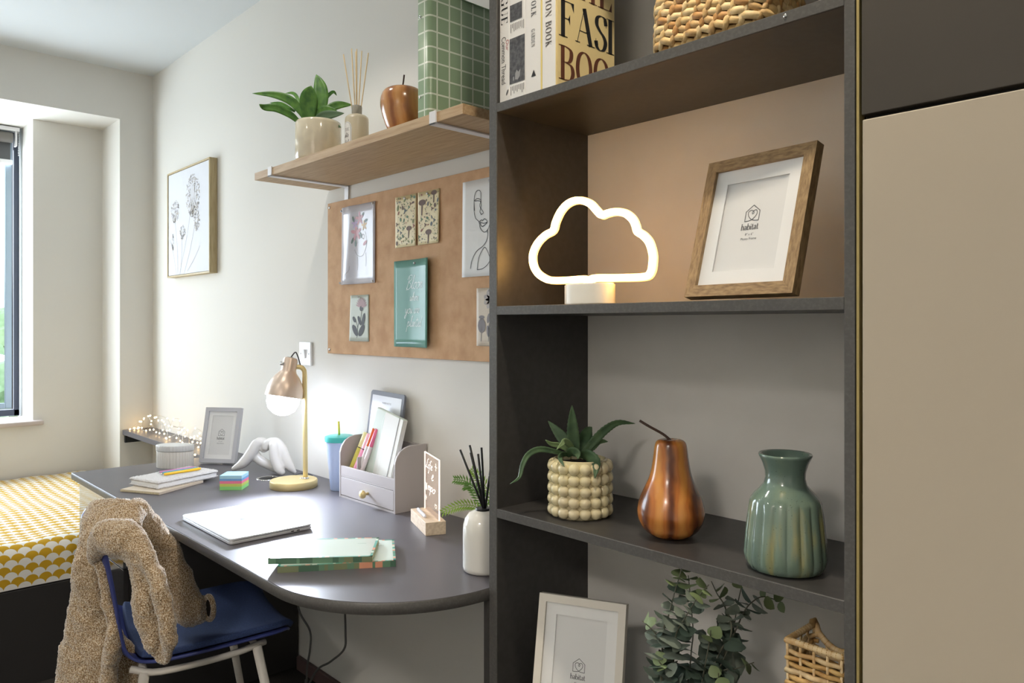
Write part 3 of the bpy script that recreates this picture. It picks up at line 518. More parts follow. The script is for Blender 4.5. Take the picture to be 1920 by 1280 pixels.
# -- teal print
TEAL = M('glossy_teal_print', (112, 160, 148), .2, spec=.12)
cu = lambda u, v: .001+.040*max(0, u-.45)**1.6*(1.0-.15*v)+.0022*math.sin(u*16)*(u > .6)*(u-.6)
t, fm = paper('teal_quote_print', 'glossy teal print with white handwriting, curling off the board at its right edge', -1.965, 1.215, .19, .264, TEAL, cu)
fm2 = lambda a, b: fm(min(a, .188), b)
bm = new()
cursive(bm, 'Bloom', .066, .176, .040, fm2, .0017, ws=.95); cursive(bm, 'where', .084, .140, .028, fm2, .0016, ws=.85)
cursive(bm, 'you are', .060, .102, .030, fm2, .0016, ws=.95); cursive(bm, 'planted', .070, .062, .032, fm2, .0016, ws=.95)
link('handwriting', bm, M('white_print', (226, 236, 232), .4), t); pin(t, .118, .252, -.006)
# -- line face
cf = lambda u, v: .002+.006*(1-v)*abs(u-.5)
t, fm = paper('line_face_print', 'white print of a face drawn in one black line, by the bookcase', -1.628, 1.414, .21, .264, PAPER, cf)
bm = new()
for pts in ([(.052, .18), (.050, .21), (.055, .228), (.066, .234), (.077, .228), (.078, .205), (.079, .19), (.074, .175), (.080, .168)],
            [(.051, .208), (.064, .212), (.078, .207)], [(.052, .206), (.064, .206), (.078, .203)],
            [(.078, .206), (.074, .19), (.085, .176), (.088, .170), (.078, .166)], [(.05, .21), (.050, .18), (.056, .16), (.07, .148), (.076, .130), (.092, .118), (.108, .126), (.118, .15)],
            [(.072, .148), (.080, .152), (.086, .150), (.093, .154), (.104, .146), (.092, .142), (.074, .146)], [(.074, .145), (.084, .134), (.104, .143)],
            [(.105, .125), (.104, .10), (.088, .082), (.060, .068), (.042, .045), (.036, .022)], [(.064, .018), (.07, .05), (.09, .076), (.102, .07), (.115, .045), (.105, .03), (.085, .020), (.064, .018)], [(.118, .15), (.15, .17), (.17, .2)]):
    ribbon(bm, pts, fm, .0019)
link('line_drawing', bm, INK, t); pin(t, .118, .252, -.004)
# -- protea card
t, fm = paper('protea_card', 'small pale green card with a single dark stemmed flower, lower left of board', -2.222, 1.228, .113, .153, M('pale_green_card', (188, 194, 180), .5), lambda u, v: .001+.005*(1-v)*(1-u))
bm = new()
ribbon(bm, [(.045, .01), (.05, .05), (.068, .08), (.07, .10)], fm, .0022); ribbon(bm, [(.05, .045), (.035, .07)], fm, .0016)
for a, b, r_, q, rt in ((.034, .036, .024, .011, 2.3), (.072, .036, .024, .012, .85), (.06, .068, .019, .008, 2.2), (.083, .072, .022, .009, 1.3), (.028, .072, .013, .007, 2.4), (.07, .108, .011, .009, 0)): poly(bm, disc(a, b, r_, q, rt, 12), fm, 0)
for k in range(11): a = PI*(.08+.084*k); poly(bm, disc(.07+.018*math.cos(a), .112+.018*math.sin(a), .017, .0032, a, 8), fm, 1)
link('flower_print', bm, [M('print_charcoal', (58, 58, 62), .6), M('print_dusty_pink', (176, 146, 148), .6)], t); pin(t, .055, .147, -.003, .0035)
# -- poppy card
t, fm = paper('poppy_card', 'beige card with grey poppies half hidden behind the bookcase', -1.570, 1.225, .14, .157, M('beige_card', (206, 192, 172), .5), lambda u, v: .001)
bm = new()
for a, b, r_, q, rt in ((.022, .055, .016, .02, 0), (.022, .078, .012, .005, 0), (.05, .075, .014, .006, 1.3), (.058, .06, .017, .005, 1.1), (.048, .04, .016, .006, 1.7), (.068, .045, .018, .006, 1.2), (.1, .06, .018, .02, 0)): poly(bm, disc(a, b, r_, q, rt, 12), fm, 0)
for k in range(9): a = PI*2*k/9; poly(bm, disc(.06+.017*math.cos(a), .125+.014*math.sin(a), .014, .008, a, 8), fm, 1)
poly(bm, disc(.06, .125, .008, .008), fm, 0)
for x in (.022, .052, .1): ribbon(bm, [(x, .05), (x-.003, .012)], fm, .0018)
link('flower_print', bm, [M('print_grey', (128, 122, 124), .6), M('print_pale', (176, 168, 164), .6)], t); pin(t, .055, .15, -.003, .0035)
# ================================================================== wall picture and switch
wp = thing('canvas_picture', 'tall white canvas of dried grasses in a pale wood frame on the wall', 'picture', (-3.64, 1.3515, 1.515))
fr = new(); W2, Hh, TH = .268, .515, .036
for a in (box(fr, -W2, -W2+.008, -TH, 0, 0, Hh, .001), box(fr, W2-.008, W2, -TH, 0, 0, Hh, .001), box(fr, -W2+.008, W2-.008, -TH, 0, 0, .008, .001), box(fr, -W2+.008, W2-.008, -TH, 0, Hh-.008, Hh, .001)): pass
link('frame', fr, M('pale_wood', (196, 178, 138), .5, var=(12, (176, 156, 116), .4, .65, (14, 14, 1))), wp)
link('canvas', B(-W2+.010, W2-.010, -TH+.004, -.004, .010, Hh-.010), M('canvas_white', (222, 224, 230), .8, bump=(500, .2, .0006)), wp)
fm = lambda a, b: Vector((a-W2, -TH+.0032, b)); bm = new(); r = random.Random(4)
for x0_, z0_, x1_, z1_ in ((.16, .01, .33, .36), (.14, .01, .10, .27), (.17, .01, .19, .20), (.22, .01, .36, .24), (.12, .01, .03, .19), (.26, .02, .42, .13)): ribbon(bm, [(x0_, z0_), ((x0_+x1_)/2+.01, (z0_+z1_)/2), (x1_, z1_)], fm, .0018)
for cx_, cz_, rx, rz, n_ in ((.33, .37, .085, .10, 210), (.10, .32, .055, .055, 90), (.20, .21, .035, .035, 50), (.38, .25, .035, .05, 60), (.07, .17, .012, .04, 30)):
    for k in range(n_):
        a = r.random()*6.28; q = r.random()**.35; px, pz = cx_+rx*q*math.cos(a), cz_+rz*q*math.sin(a)
        if px > .5 or px < .03: continue
        poly(bm, disc(px, pz, .0052, .0028, r.random()*3, 6), fm, 1 if k % 2 else 2)
        if k % 6 == 0: ribbon(bm, [(cx_, cz_-rz*.9), (px, pz)], fm, .0011, mi=1)
link('grass_drawing', bm, [M('art_stem', (176, 170, 170), .8), M('art_beige', (204, 196, 186), .8), M('art_grey', (190, 188, 192), .8)], wp)
sw = thing('light_switch', 'white square light switch on the wall above the lamp', 'switch', (-2.546, 1.3515, 1.1765))
link('plate', B(-.043, .043, -.009, 0, -.043, .043, .0025, 3), WHITE, sw)
rk = xform(B(-.008, .008, -.0065, .0, -.016, .016, .0015), TR(0, -.0085, 0) @ RX(.12)); link('rocker', rk, WHITE, sw)
for x in (-.03, .03): link('screw', lathe([(0, 0), (.003, 0), (.0026, .0012), (0, .0015)], 10), CHROME, sw, True, (x, -.009, 0), (PI/2, 0, 0))
# ================================================================== picture frames
def emblem(bm, cx, cz, s, fm):
    f = lambda x, y: fm(cx+x*s, cz+y*s)
    ribbon(bm, [(-.95, -.98), (-.95, .28)], f, .09, None, 1); ribbon(bm, [(-.95, .25), (0, 1)], f, .09, None, 1); ribbon(bm, [(0, 1), (.95, .25)], f, .09, None, 1); ribbon(bm, [(.95, .28), (.95, -.98)], f, .09, None, 1)
    ribbon(bm, [(-.95, -.96), (-.3, -.92), (.1, -.75), (.5, -.35), (.62, .05), (.42, .36), (.12, .30), (-.06, .08), (.02, -.12), (.16, 0), (.05, .26), (-.25, .38), (-.55, .25), (-.6, -.05), (-.42, -.45), (-.05, -.78), (.35, -.92), (.95, -.96)], f, .09)
def habitat(bm, cx, cz, h, fm):
    """the maker's printed word, drawn as thick-and-thin strokes"""
    x = cx-1.62*h; T1, T2 = .15*h, .05*h
    def S(pts, k=4): ribbon(bm, [(x+a*h, cz+b*h) for a, b in pts], fm, T1, T2, k)
    for ch in 'habitat':
        if ch == 'h': S([(.1, 0), (.1, 1)], 1); S([(.1, .45), (.28, .62), (.42, .5), (.42, 0)]); S([(0, .01), (.2, .01)], 1); S([(.32, .01), (.52, .01)], 1); x += .58*h
        elif ch == 'a': S([(.06, .5), (.2, .62), (.34, .5), (.34, .08), (.44, 0)]); S([(.34, .36), (.1, .28), (.06, .1), (.18, 0), (.34, .12)]); x += .48*h
        elif ch == 'b': S([(.08, 0), (.08, 1)], 1); S([(.08, .45), (.26, .62), (.44, .42), (.42, .1), (.24, 0), (.08, .1)]); x += .54*h
        elif ch == 'i': S([(.1, 0), (.1, .6)], 1); S([(.1, .76), (.1, .88)], 1); S([(0, .01), (.2, .01)], 1); x += .26*h
        elif ch == 't': S([(.12, .85), (.12, .1), (.22, .0), (.32, .08)]); S([(0, .58), (.3, .58)], 1); x += .36*h
def frame(name, label, w, h, th, bw, mats, loc, rz, tilt, mount=.03, em=(0, 0, .02), size='6" x 8"', paperm=PAPER, side=None):
    t = thing(name, label, 'picture frame', loc, (-tilt, 0, rz))
    mh, mv = mats
    bm = new()
    for pts, mi in (([(-w/2, 0), (w/2, 0), (w/2-bw, bw), (-w/2+bw, bw)], 0), ([(w/2, h), (-w/2, h), (-w/2+bw, h-bw), (w/2-bw, h-bw)], 0), ([(-w/2, h), (-w/2, 0), (-w/2+bw, bw), (-w/2+bw, h-bw)], 1), ([(w/2, 0), (w/2, h), (w/2-bw, h-bw), (w/2-bw, bw)], 1)):
        q = prism(pts, 0, th); xform(q, RX(PI/2) @ TR(0, 0, 0)); xform(q, TR(0, 0, 0))
        me = bpy.data.meshes.new('tmp'); q.to_mesh(me); q.free(); k0 = len(bm.faces); bm.from_mesh(me); bpy.data.meshes.remove(me); bm.faces.ensure_lookup_table()
        for f in bm.faces[k0:]: f.material_index = mi
    link('frame', bm, [mh, mv], t)     # front face at y = -th
    ow, oh = w/2-bw, h-2*bw
    bm = new(); m2 = mount
    for a in ((-ow, -ow+m2, bw, h-bw), (ow-m2, ow, bw, h-bw), (-ow+m2, ow-m2, bw, bw+m2), (-ow+m2, ow-m2, h-bw-m2, h-bw)): box(bm, a[0], a[1], -th+.0065, -th+.0085, a[2], a[3])
    link('mount', bm, paperm, t)
    link('insert_card', B(-ow+.001, ow-.001, -th+.0095, -th+.0105, bw+.001, h-bw-.001), M('insert_paper', (226, 226, 224), .7), t)
    link('backboard', B(-ow, ow, -th+.011, -.001, bw*.8, h-bw*.8), M('backboard', (60, 52, 44), .8), t)
    bm = new(); fm = lambda a, b: Vector((a, -th+.0092, b)); ex, ez, es = em
    emblem(bm, ex, ez, es, fm); habitat(bm, ex, ez-es*2.05, es*.80, fm); fonttext(bm, size, ex, ez-es*2.75, es*.42, fm, 'CENTER'); fonttext(bm, 'Photo Frame', ex, ez-es*3.3, es*.42, fm, 'CENTER')
    link('printed_emblem', bm, M('emblem_ink', (84, 84, 86), .7), t)
    link('glass_pane', B(-ow, ow, -th+.0040, -th+.0052, bw, h-bw), GLASS, t)
    bm = prism([(-.022, h*.04), (.022, h*.04), (.012, h*.72), (-.012, h*.72)], 0, .002); xform(bm, RX(PI/2)); bm2 = bm
    hl = h*.70; A = math.radians(22); xform(bm, TR(0, .001, h*.72) @ RX(A) @ TR(0, 0, -h*.72))
    link('easel_back', bm, mh, t)
    return t
def frame_at(name, label, bl, br, w, h, th, **k):
    """stands between two ground points given for its front lower edge"""
    d = Vector((br[0]-bl[0], br[1]-bl[1], 0)); rz = math.atan2(d.y, d.x); tilt = k.get('tilt', .28)
    nb = Vector((-math.sin(rz), math.cos(rz), 0)); c0 = (Vector(bl)+Vector(br))/2+nb*th*math.cos(tilt)
    # lift so that the lower front edge touches the support
    return frame(name, label, w, h, th, k['bw'], k['mats'], (c0.x, c0.y, bl[2]+th*math.sin(tilt)*0), rz, tilt, k.get('mount', .02), k['em'], k.get('size', '6" x 8"'), k.get('paperm', PAPER))
GREYP = M('grey_painted_frame', (188, 188, 192), .45); WHP = M('off_white_frame', (222, 216, 204), .45)
frame_at('photo_frame', 'oak photo frame with printed insert leaning on the bookcase beside the glowing cloud', (-.7168, 1.062, 1.3235), (-.5165, 1.036, 1.3235), .202, .237, .018, tilt=.27, bw=.019, mats=(OAKF, OAKFV), mount=.024, em=(0, .138, .0135), size='8" x 6"')
frame_at('photo_frame', 'grey photo frame on the far end of the desk near the string lights', (-2.984, 1.123, .743), (-2.864, 1.213, .743), .151, .215, .018, tilt=.24, bw=.015, mats=(GREYP, GREYP), mount=.016, em=(0, .118, .0135), size='6" x 4"')
frame_at('photo_frame', 'white photo frame on the lower bookcase shelf beside the eucalyptus', (-1.048, 1.030, .500), (-.888, 1.103, .500), .178, .245, .02, tilt=.24, bw=.015, mats=(WHP, WHP), mount=.022, em=(0, .120, .0125), size='8" x 6"')
# ================================================================== neon cloud
NEON = M('warm_neon', (255, 226, 170), .4, emis=(255, 196, 112), es=20.0)
cl = thing('cloud_lamp', 'glowing warm neon cloud lamp on a white oval base, in the bookcase', 'lamp', (-.9385, 1.08, 1.320))
P = [(x+.9385, 0, z-1.320) for x, z in CLOUD]
pp = smooth_path(P, 4)
bm = new(); tube(bm, pp, 1, 10, flat=[(.0062, .0062)]*len(pp), up=(0, 1, 0)); link('neon_tube', bm, NEON, cl, True)
bm = new(); q = [(x, .0075, z) for x, y, z in pp]; tube(bm, q, 1, 8, flat=[(.0074, .0045)]*len(q), up=(0, 1, 0)); link('glow_backing', bm, M('backing_rim_glow', (240, 222, 190), .5, emis=(255, 178, 84), es=4), cl, True)  # backing made emissive to add the tube's orange rim glow
bm = prism([(.055*math.copysign(abs(math.cos(a))**.72, math.cos(a)), .027*math.copysign(abs(math.sin(a))**.8, math.sin(a))) for a in [2*PI*i/48 for i in range(48)]], 0, .0395, .002)
link('base', bm, M('lamp_base_white', (240, 234, 220), .35), cl, True, sharp=40)
# ================================================================== wooden pear and apple
def wood_swirl(name, c1, c2, c3, rot, sc_, dist=2.5):
    m = bpy.data.materials.new(name); m.use_nodes = True; n = m.node_tree.nodes; l = m.node_tree.links; b = n['Principled BSDF']; b.inputs['Roughness'].default_value = .22; b.inputs['Coat Weight'].default_value = .4; b.inputs['Coat Roughness'].default_value = .15
    t = n.new('ShaderNodeTexCoord'); mp = n.new('ShaderNodeMapping'); mp.inputs['Rotation'].default_value = rot
    wv = n.new('ShaderNodeTexWave'); wv.inputs['Scale'].default_value = sc_; wv.inputs['Distortion'].default_value = dist; wv.inputs['Detail'].default_value = 3; wv.inputs['Detail Scale'].default_value = 1.3
    r = n.new('ShaderNodeValToRGB'); e = r.color_ramp.elements; e[0].color = lin(c1); e[1].color = lin(c3); e[0].position = .0; e[1].position = 1; k = e.new(.45); k.color = lin(c2); k = e.new(.68); k.color = lin(c2)
    l.new(t.outputs['Object'], mp.inputs[0]); l.new(mp.outputs[0], wv.inputs[0])
    nz = n.new('ShaderNodeTexNoise'); nz.inputs['Scale'].default_value = 90; mp2 = n.new('ShaderNodeMapping'); mp2.inputs['Scale'].default_value = (1, 1, .08); l.new(t.outputs['Object'], mp2.inputs[0]); l.new(mp2.outputs[0], nz.inputs[0])
    ad = n.new('ShaderNodeMath'); ad.operation = 'MULTIPLY_ADD'; l.new(nz.outputs['Fac'], ad.inputs[0]); ad.inputs[1].default_value = .35; l.new(wv.outputs['Fac'], ad.inputs[2])
    sb = n.new('ShaderNodeMath'); sb.operation = 'SUBTRACT'; l.new(ad.outputs[0], sb.inputs[0]); sb.inputs[1].default_value = .17; l.new(sb.outputs[0], r.inputs[0]); l.new(r.outputs[0], b.inputs['Base Color']); return m
t = thing('wooden_pear', 'polished wooden pear with dark stripes standing between potted plant and vase', 'ornament', (-.785, 1.122, .9076))
pr = [(0, 0), (.022, 0), (.036, .004), (.050, .016), (.058, .034), (.0585, .050), (.054, .068), (.046, .086), (.038, .104), (.0335, .122), (.0305, .142), (.0285, .158), (.0262, .166), (.021, .1705), (.011, .172), (0, .171)]
pr2 = [(p.x, p.y) for p in smooth_path([(a, b, 0) for a, b in pr], 3)]
pr2[0] = (0, 0); pr2[-1] = (0, .171)
link('body', lathe(pr2, 56), wood_swirl('pear_wood', (98, 52, 28), (182, 110, 50), (210, 144, 72), (.10, .20, -.72), 7.0, 3.2), t, True)
link('stem', T(smooth_path([(.002, 0, .168), (-.012, -.006, .180), (-.034, -.018, .193), (-.050, -.024, .202)], 4), .0024, 8), M('dark_stem', (66, 40, 26), .4), t, True)
t = thing('wooden_apple', 'polished wooden apple on the oak wall shelf beside the green file', 'ornament', (-1.665, 1.162, 1.7783))
pr = [(0, .006), (.012, .001), (.022, .003), (.037, .018), (.048, .042), (.0565, .070), (.0595, .092), (.056, .113), (.046, .127), (.030, .1325), (.016, .130), (.006, .122), (0, .119)]
pr2 = [(max(0, p.x), p.y) for p in smooth_path([(a, b, 0) for a, b in pr], 3)]; pr2[0] = (0, .006); pr2[-1] = (0, .119)
link('body', lathe(pr2, 48), wood_swirl('apple_wood', (150, 92, 50), (190, 130, 76), (206, 152, 96), (.15, .3, -.6), 7, 3), t, True)
link('stem', T([(0, 0, .118), (.001, 0, .14), (.004, .002, .168)], .0024, 8), M('dark_stem', (0, 0, 0)), t, True)
# ================================================================== green vase
m = bpy.data.materials.new('reactive_green_glaze'); m.use_nodes = True; n = m.node_tree.nodes; l = m.node_tree.links; b = n['Principled BSDF']; b.inputs['Roughness'].default_value = .14; b.inputs['Coat Weight'].default_value = .6
t0 = n.new('ShaderNodeTexCoord'); mp = n.new('ShaderNodeMapping'); mp.inputs['Scale'].default_value = (1, 1, .22); nz = n.new('ShaderNodeTexNoise'); nz.inputs['Scale'].default_value = 34; nz.inputs['Detail'].default_value = 3
r = n.new('ShaderNodeValToRGB'); e = r.color_ramp.elements; e[0].position = .36; e[0].color = lin((106, 126, 114)); e[1].position = .70; e[1].color = lin((150, 146, 96)); k = e.new(.55); k.color = lin((116, 134, 116))
s3 = n.new('ShaderNodeSeparateXYZ'); l.new(t0.outputs['Object'], s3.inputs[0]); sub = n.new('ShaderNodeMapRange'); sub.inputs['From Min'].default_value = .05; sub.inputs['From Max'].default_value = .16; sub.inputs['To Min'].default_value = .02; sub.inputs['To Max'].default_value = -.16; l.new(s3.outputs['Z'], sub.inputs[0])
ad = n.new('ShaderNodeMath'); l.new(t0.outputs['Object'], mp.inputs[0]); l.new(mp.outputs[0], nz.inputs[0]); l.new(nz.outputs['Fac'], ad.inputs[0]); l.new(sub.outputs[0], ad.inputs[1]); l.new(ad.outputs[0], r.inputs[0])
sk = n.new('ShaderNodeTexNoise'); sk.inputs['Scale'].default_value = 420; r2 = n.new('ShaderNodeValToRGB'); r2.color_ramp.elements[0].position = .70; r2.color_ramp.elements[1].position = .74; l.new(t0.outputs['Object'], sk.inputs[0]); l.new(sk.outputs['Fac'], r2.inputs[0])
mx = n.new('ShaderNodeMix'); mx.data_type = 'RGBA'; l.new(r2.outputs[0], mx.inputs[0]); l.new(r.outputs[0], mx.inputs[6]); mx.inputs[7].default_value = lin((56, 62, 50)); l.new(mx.outputs[2], b.inputs['Base Color'])
t = thing('green_vase', 'ribbed green glazed vase with flared neck on the right of its shelf', 'vase', (-.561, 1.103, .9076))
pr = [(0, 0), (.044, 0), (.055, .003), (.0595, .012), (.0615, .022), (.0590, .055), (.0555, .085), (.0528, .1030), (.0505, .1085), (.0455, .1150), (.0385, .1220), (.0320, .1300), (.0294, .140), (.0302, .150), (.0340, .162), (.0385, .1715), (.0398, .1748), (.0388, .1768), (.0350, .1745), (.0290, .165), (.0235, .152), (.022, .138), (.030, .11), (.03, .06), (0, .05)]
def rib(a, z):
    k = max(0, min(1, (.108-z)/.012))*max(0, min(1, (z-.006)/.012)); return 1-.055*k*(1-abs(math.sin(a*9)))**1.3
link('body', lathe(pr, 288, rib), m, t, True)
# ================================================================== bubble pot with agave
def rel(bm, L): return xform(bm, TR(*(-Vector(L))))
L = (-.9976, 1.120, .9076)
t = thing('potted_agave', 'artificial agave in a cream bubble-textured pot at left of its shelf', 'plant', L)
pt = link('pot', lathe([(0, 0), (.050, 0), (.053, .004), (.0535, .106), (.0535, .111), (.050, .112), (.0495, .100), (0, .098)], 48), BUBBLE, t, True, sharp=50)
bm = new()
for row in range(5):
    for k in range(16):
        a = 2*PI*k/16+.12; bmesh.ops.create_icosphere(bm, subdivisions=3, radius=.0118, matrix=RZ(a) @ TR(.0545, 0, .0130+.0212*row) @ Matrix.Diagonal((.95, .98, 1.0, 1)))
bm2 = link('bubble_relief', bm, BUBBLE, pt, True)
link('soil', lathe([(0, .101), (.0495, .101), (.0495, .098), (0, .098)], 32), SOIL, t)
for k, (pts, hw) in enumerate(AGAVE):
    bm = new(); leaf(bm, pts, hw, fold=.35, base=.55, peak=.35, teeth=.13, k=8); rel(bm, L)
    mm = LEAFA if k not in (7, 8) else M('agave_pale', (128, 152, 104), .5)
    solid(link('leaf', bm, mm, t, True), .0016)
# ================================================================== green plant on the oak shelf
L = (-2.087, 1.146, 1.7783)
t = thing('potted_plant', 'broad-leaved green plant in a glossy cream pot at left of the oak wall shelf', 'plant', L)
link('pot', lathe([(0, 0), (.062, 0), (.067, .003), (.069, .010), (.069, .112), (.067, .1195), (.063, .122), (.060, .119), (.060, .105), (0, .104)], 64), CREAMC, t, True, sharp=50)
link('soil', lathe([(0, .108), (.060, .108), (.060, .104), (0, .104)], 32), SOIL, t)
for k, (pts, hw) in enumerate(GREEN):
    bm = new(); leaf(bm, pts, hw*.92, fold=.22, base=.5 if hw < .05 else .35, peak=.5); rel(bm, L)
    solid(link('leaf', bm, LEAFG if k not in (6, 9) else M('leaf_underside', (86, 112, 80), .5), t, True), .0014)
# ================================================================== reed diffuser on the oak shelf
t = thing('reed_diffuser', 'frosted square-shouldered reed diffuser with pale sticks on the oak shelf', 'diffuser', (-1.955, 1.20, 1.7783))
link('bottle', lathe([(0, 0), (.030, 0), (.034, .003), (.035, .008), (.035, .112), (.033, .120), (.027, .125), (.016, .127), (.0135, .130)], 48), M('frosted_glass', (208, 198, 172), .35, coat=.3), t, True, sharp=40)
link('neck', lathe([(.0135, .127), (.0150, .131), (.0155, .150), (.0145, .1545), (.0115, .1545), (.011, .13)], 32), M('clear_neck', (214, 210, 198), .12, trans=.5), t, True)
bm = prism(roundrect(-.017, .017, .012, .098, .016, 8), 0, .0006); xform(bm, RX(PI/2))
def wrap(bm, R, off=0.0004):
    for v in bm.verts: a = v.co.x/R; rr = R+off-v.co.y; v.co = Vector((rr*math.sin(a), -rr*math.cos(a), v.co.z))
    return bm
def grid_label(w, z0, z1, R, arch, off=.0004, n=12):
    bm = new(); cols = []
    for i in range(n+1):
        x = -w+2*w*i/n; zt = z1-(w-math.sqrt(max(0, w*w-x*x)) if arch else 0); a = x/R; rr = R+off
        cols.append((bm.verts.new((rr*math.sin(a), -rr*math.cos(a), z0)), bm.verts.new((rr*math.sin(a), -rr*math.cos(a), zt))))
    for a, b in zip(cols, cols[1:]): bm.faces.new((a[0], b[0], b[1], a[1]))
    return bm
bm.free()
lb = link('label', grid_label(.0185, .012, .102, .035, True), PAPER, t, True, rot=(0, 0, .05))
fm = lambda a, b: Vector(((.0358)*math.sin(a/.035), -(.0358)*math.cos(a/.035), b))
bm = new(); ribbon(bm, [(-.016, .015), (-.016, .085), (-.011, .096), (0, .1005), (.011, .096), (.016, .085), (.016, .015), (-.016, .015)], fm, .0009, None, 1)
cursive(bm, 'The', -.010, .074, .014, fm, .0011) if 0 else None
serif(bm, 'THE', -.011, .074, .009, fm); cursive(bm, 'white', -.012, .056, .014, fm, .0012, ws=.75); cursive(bm, 'label', -.010, .036, .012, fm, .0011, ws=.75); cursive(bm, 'home', -.008, .022, .008, fm, .0009, ws=.75)
link('label_print', bm, GREYINK, lb)
RD = M('rattan_reed', (222, 196, 150), .7)
for dx, dy, h_ in ((-.036, -.01, .305), (-.011, -.02, .318), (-.006, .015, .322), (.002, -.012, .320), (.012, .01, .322), (.030, .012, .312), (.034, -.008, .310)):
    u = Vector((.684, .7295, 0))*dx*1.05+Vector((-.7295, .684, 0))*dy; link('reed', T([(-u.x*.15, -u.y*.15, .02), (u.x, u.y, h_)], .0017, 6), RD, t, True)
# ================================================================== green grid magazine file
m = bpy.data.materials.new('green_grid_print'); m.use_nodes = True; n = m.node_tree.nodes; l = m.node_tree.links; b = n['Principled BSDF']; b.inputs['Roughness'].default_value = .38
tc = n.new('ShaderNodeTexCoord'); s3 = n.new('ShaderNodeSeparateXYZ'); l.new(tc.outputs['UV'], s3.inputs[0])
def mth(op, a, b2=None):
    q = n.new('ShaderNodeMath'); q.operation = op
    for i, v in enumerate((a, b2)):
        if v is None: continue
        if isinstance(v, (int, float)): q.inputs[i].default_value = v
        else: l.new(v, q.inputs[i])
    return q.outputs[0]
gx = mth('LESS_THAN', mth('FLOORED_MODULO', s3.outputs['X'], .0375), .0040); gy = mth('LESS_THAN', mth('FLOORED_MODULO', s3.outputs['Y'], .0375), .0040)
mx = n.new('ShaderNodeMix'); mx.data_type = 'RGBA'; l.new(mth('MAXIMUM', gx, gy), mx.inputs[0]); mx.inputs[6].default_value = lin((138, 162, 130)); mx.inputs[7].default_value = lin((212, 220, 206)); l.new(mx.outputs[2], b.inputs['Base Color'])
GRID = m
t = thing('magazine_file', 'tall green file printed with a pale grid at right end of the oak shelf', 'file', (-1.4785, 1.215, 1.7783))
rr = roundrect(-.0265, .0265, -.125, .125, .012, 6)
bm = new(); uvl = bm.loops.layers.uv.new('UVMap'); H1 = .31; per = 0; st = []
N = len(rr); start = min(range(N), key=lambda i: (rr[i][0]+rr[i][1])); lo = [bm.verts.new((x, y, 0)) for x, y in rr]; hi = [bm.verts.new((x, y, H1 if y < 0 else H1)) for x, y in rr]
i0 = start
for k in range(N):
    i = (i0+k) % N; j = (i+1) % N; d = math.hypot(rr[j][0]-rr[i][0], rr[j][1]-rr[i][1]); f = bm.faces.new((lo[i], lo[j], hi[j], hi[i]))
    for lp, uv in zip(f.loops, ((per, 0), (per+d, 0), (per+d, H1), (per, H1))): lp[uvl].uv = (uv[0]+.008, uv[1]+.018)
    per += d
f = bm.faces.new(lo)
for lp in f.loops: lp[uvl].uv = (lp.vert.co.x, lp.vert.co.y)
o = link('shell', bm, GRID, t, True, sharp=60, mods='norecalc'); solid(o, .0015, -1)
bm = T([(x*1.02, y*1.005, H1) for x, y in rr], .0016, 6, closed=True); link('rolled_rim', bm, M('green_rim', (134, 162, 130), .4), t, True)
for z in (.055, .25): link('rivet', xform(lathe([(0, 0), (.0035, 0), (.003, .0012), (0, .002)], 12), TR(-.0265+.018, -.1265, z) @ RX(PI/2)), CHROME, t, True)
# ================================================================== books
def book(label, x0, x1, depth, h, y=1.036, cov=None, rough=.4):
    t = thing('book', label, 'book', ((x0+x1)/2, y, 1.7325), group='books on the upper bookcase shelf'); w = (x1-x0)/2
    bm = new(); box(bm, -w, w, 0, .003, 0, h, .0008); box(bm, -w, -w+.0025, .003, depth, 0, h, .0006); box(bm, w-.0025, w, .003, depth, 0, h, .0006)
    link('cover', bm, cov, t); link('page_block', B(-w+.0026, w-.0026, .0032, depth-.004, .003, h-.003), M('page_edges', (226, 214, 178), .8, var=(900, (206, 192, 156), .4, .6, (1, .01, .01))), t)
    return t, (lambda x, yy, w=w: Vector((-w+.0, 0, 0)))
def spine(z0, xoff): return lambda a, b: Vector((xoff+b, -.0005, z0-1.7325-a))
JW = M('white_book_jacket', (232, 230, 226), .35); JC = M('cream_book_jacket', (226, 206, 150), .3)
t, _ = book('white book with large black capitals on spine, leftmost on the upper shelf', -1.1415, -1.1130, .20, .285, cov=JW)
bm = new(); serif(bm, 'VOGUE', 0, 0, .019, spine(1.985, -.0095), 1.236, .17, .03, .03)
link('title', bm, INK, t)
bm = new(); fonttext(bm, 'Common Thread', 0, 0, .019, spine(1.866, -.0085), xs=.72); poly(bm, disc(.115, .012, .0065, .0025, -.5, 10), spine(1.866, -.0035))
link('title', bm, M('spine_grey', (92, 90, 90), .6), t)
bm = new(); fonttext(bm, 'Our', 0, 0, .013, spine(1.858, .0045)); link('title', bm, M('spine_red', (176, 92, 84), .6), t)
t, _ = book('white book with dark photographs printed on its spine, second from left', -1.1120, -1.0675, .195, .28, cov=JW)
bm = new(); f0 = lambda a, b: Vector((a, -.0005, b-1.7325))
for x0_, x1_, z0_, z1_, mi in ((-.021, .014, 1.890, 1.923, 0), (-.0218, .0218, 1.765, 1.856, 0), (-.021, .021, 1.945, 1.99, 0)): poly(bm, [(x0_, z0_), (x1_, z0_), (x1_, z1_), (x0_, z1_)], f0, mi)
f1 = lambda a, b: Vector((a, -.0008, b-1.7325)); poly(bm, [(-.006, 1.772), (.002, 1.770), (.008, 1.776), (.010, 1.79), (.004, 1.785), (-.001, 1.79), (-.005, 1.784)], f1, 1); poly(bm, [(-.012, 1.77), (-.008, 1.771), (-.009, 1.779), (-.012, 1.777)], f1, 1)
rr_ = random.Random(2)
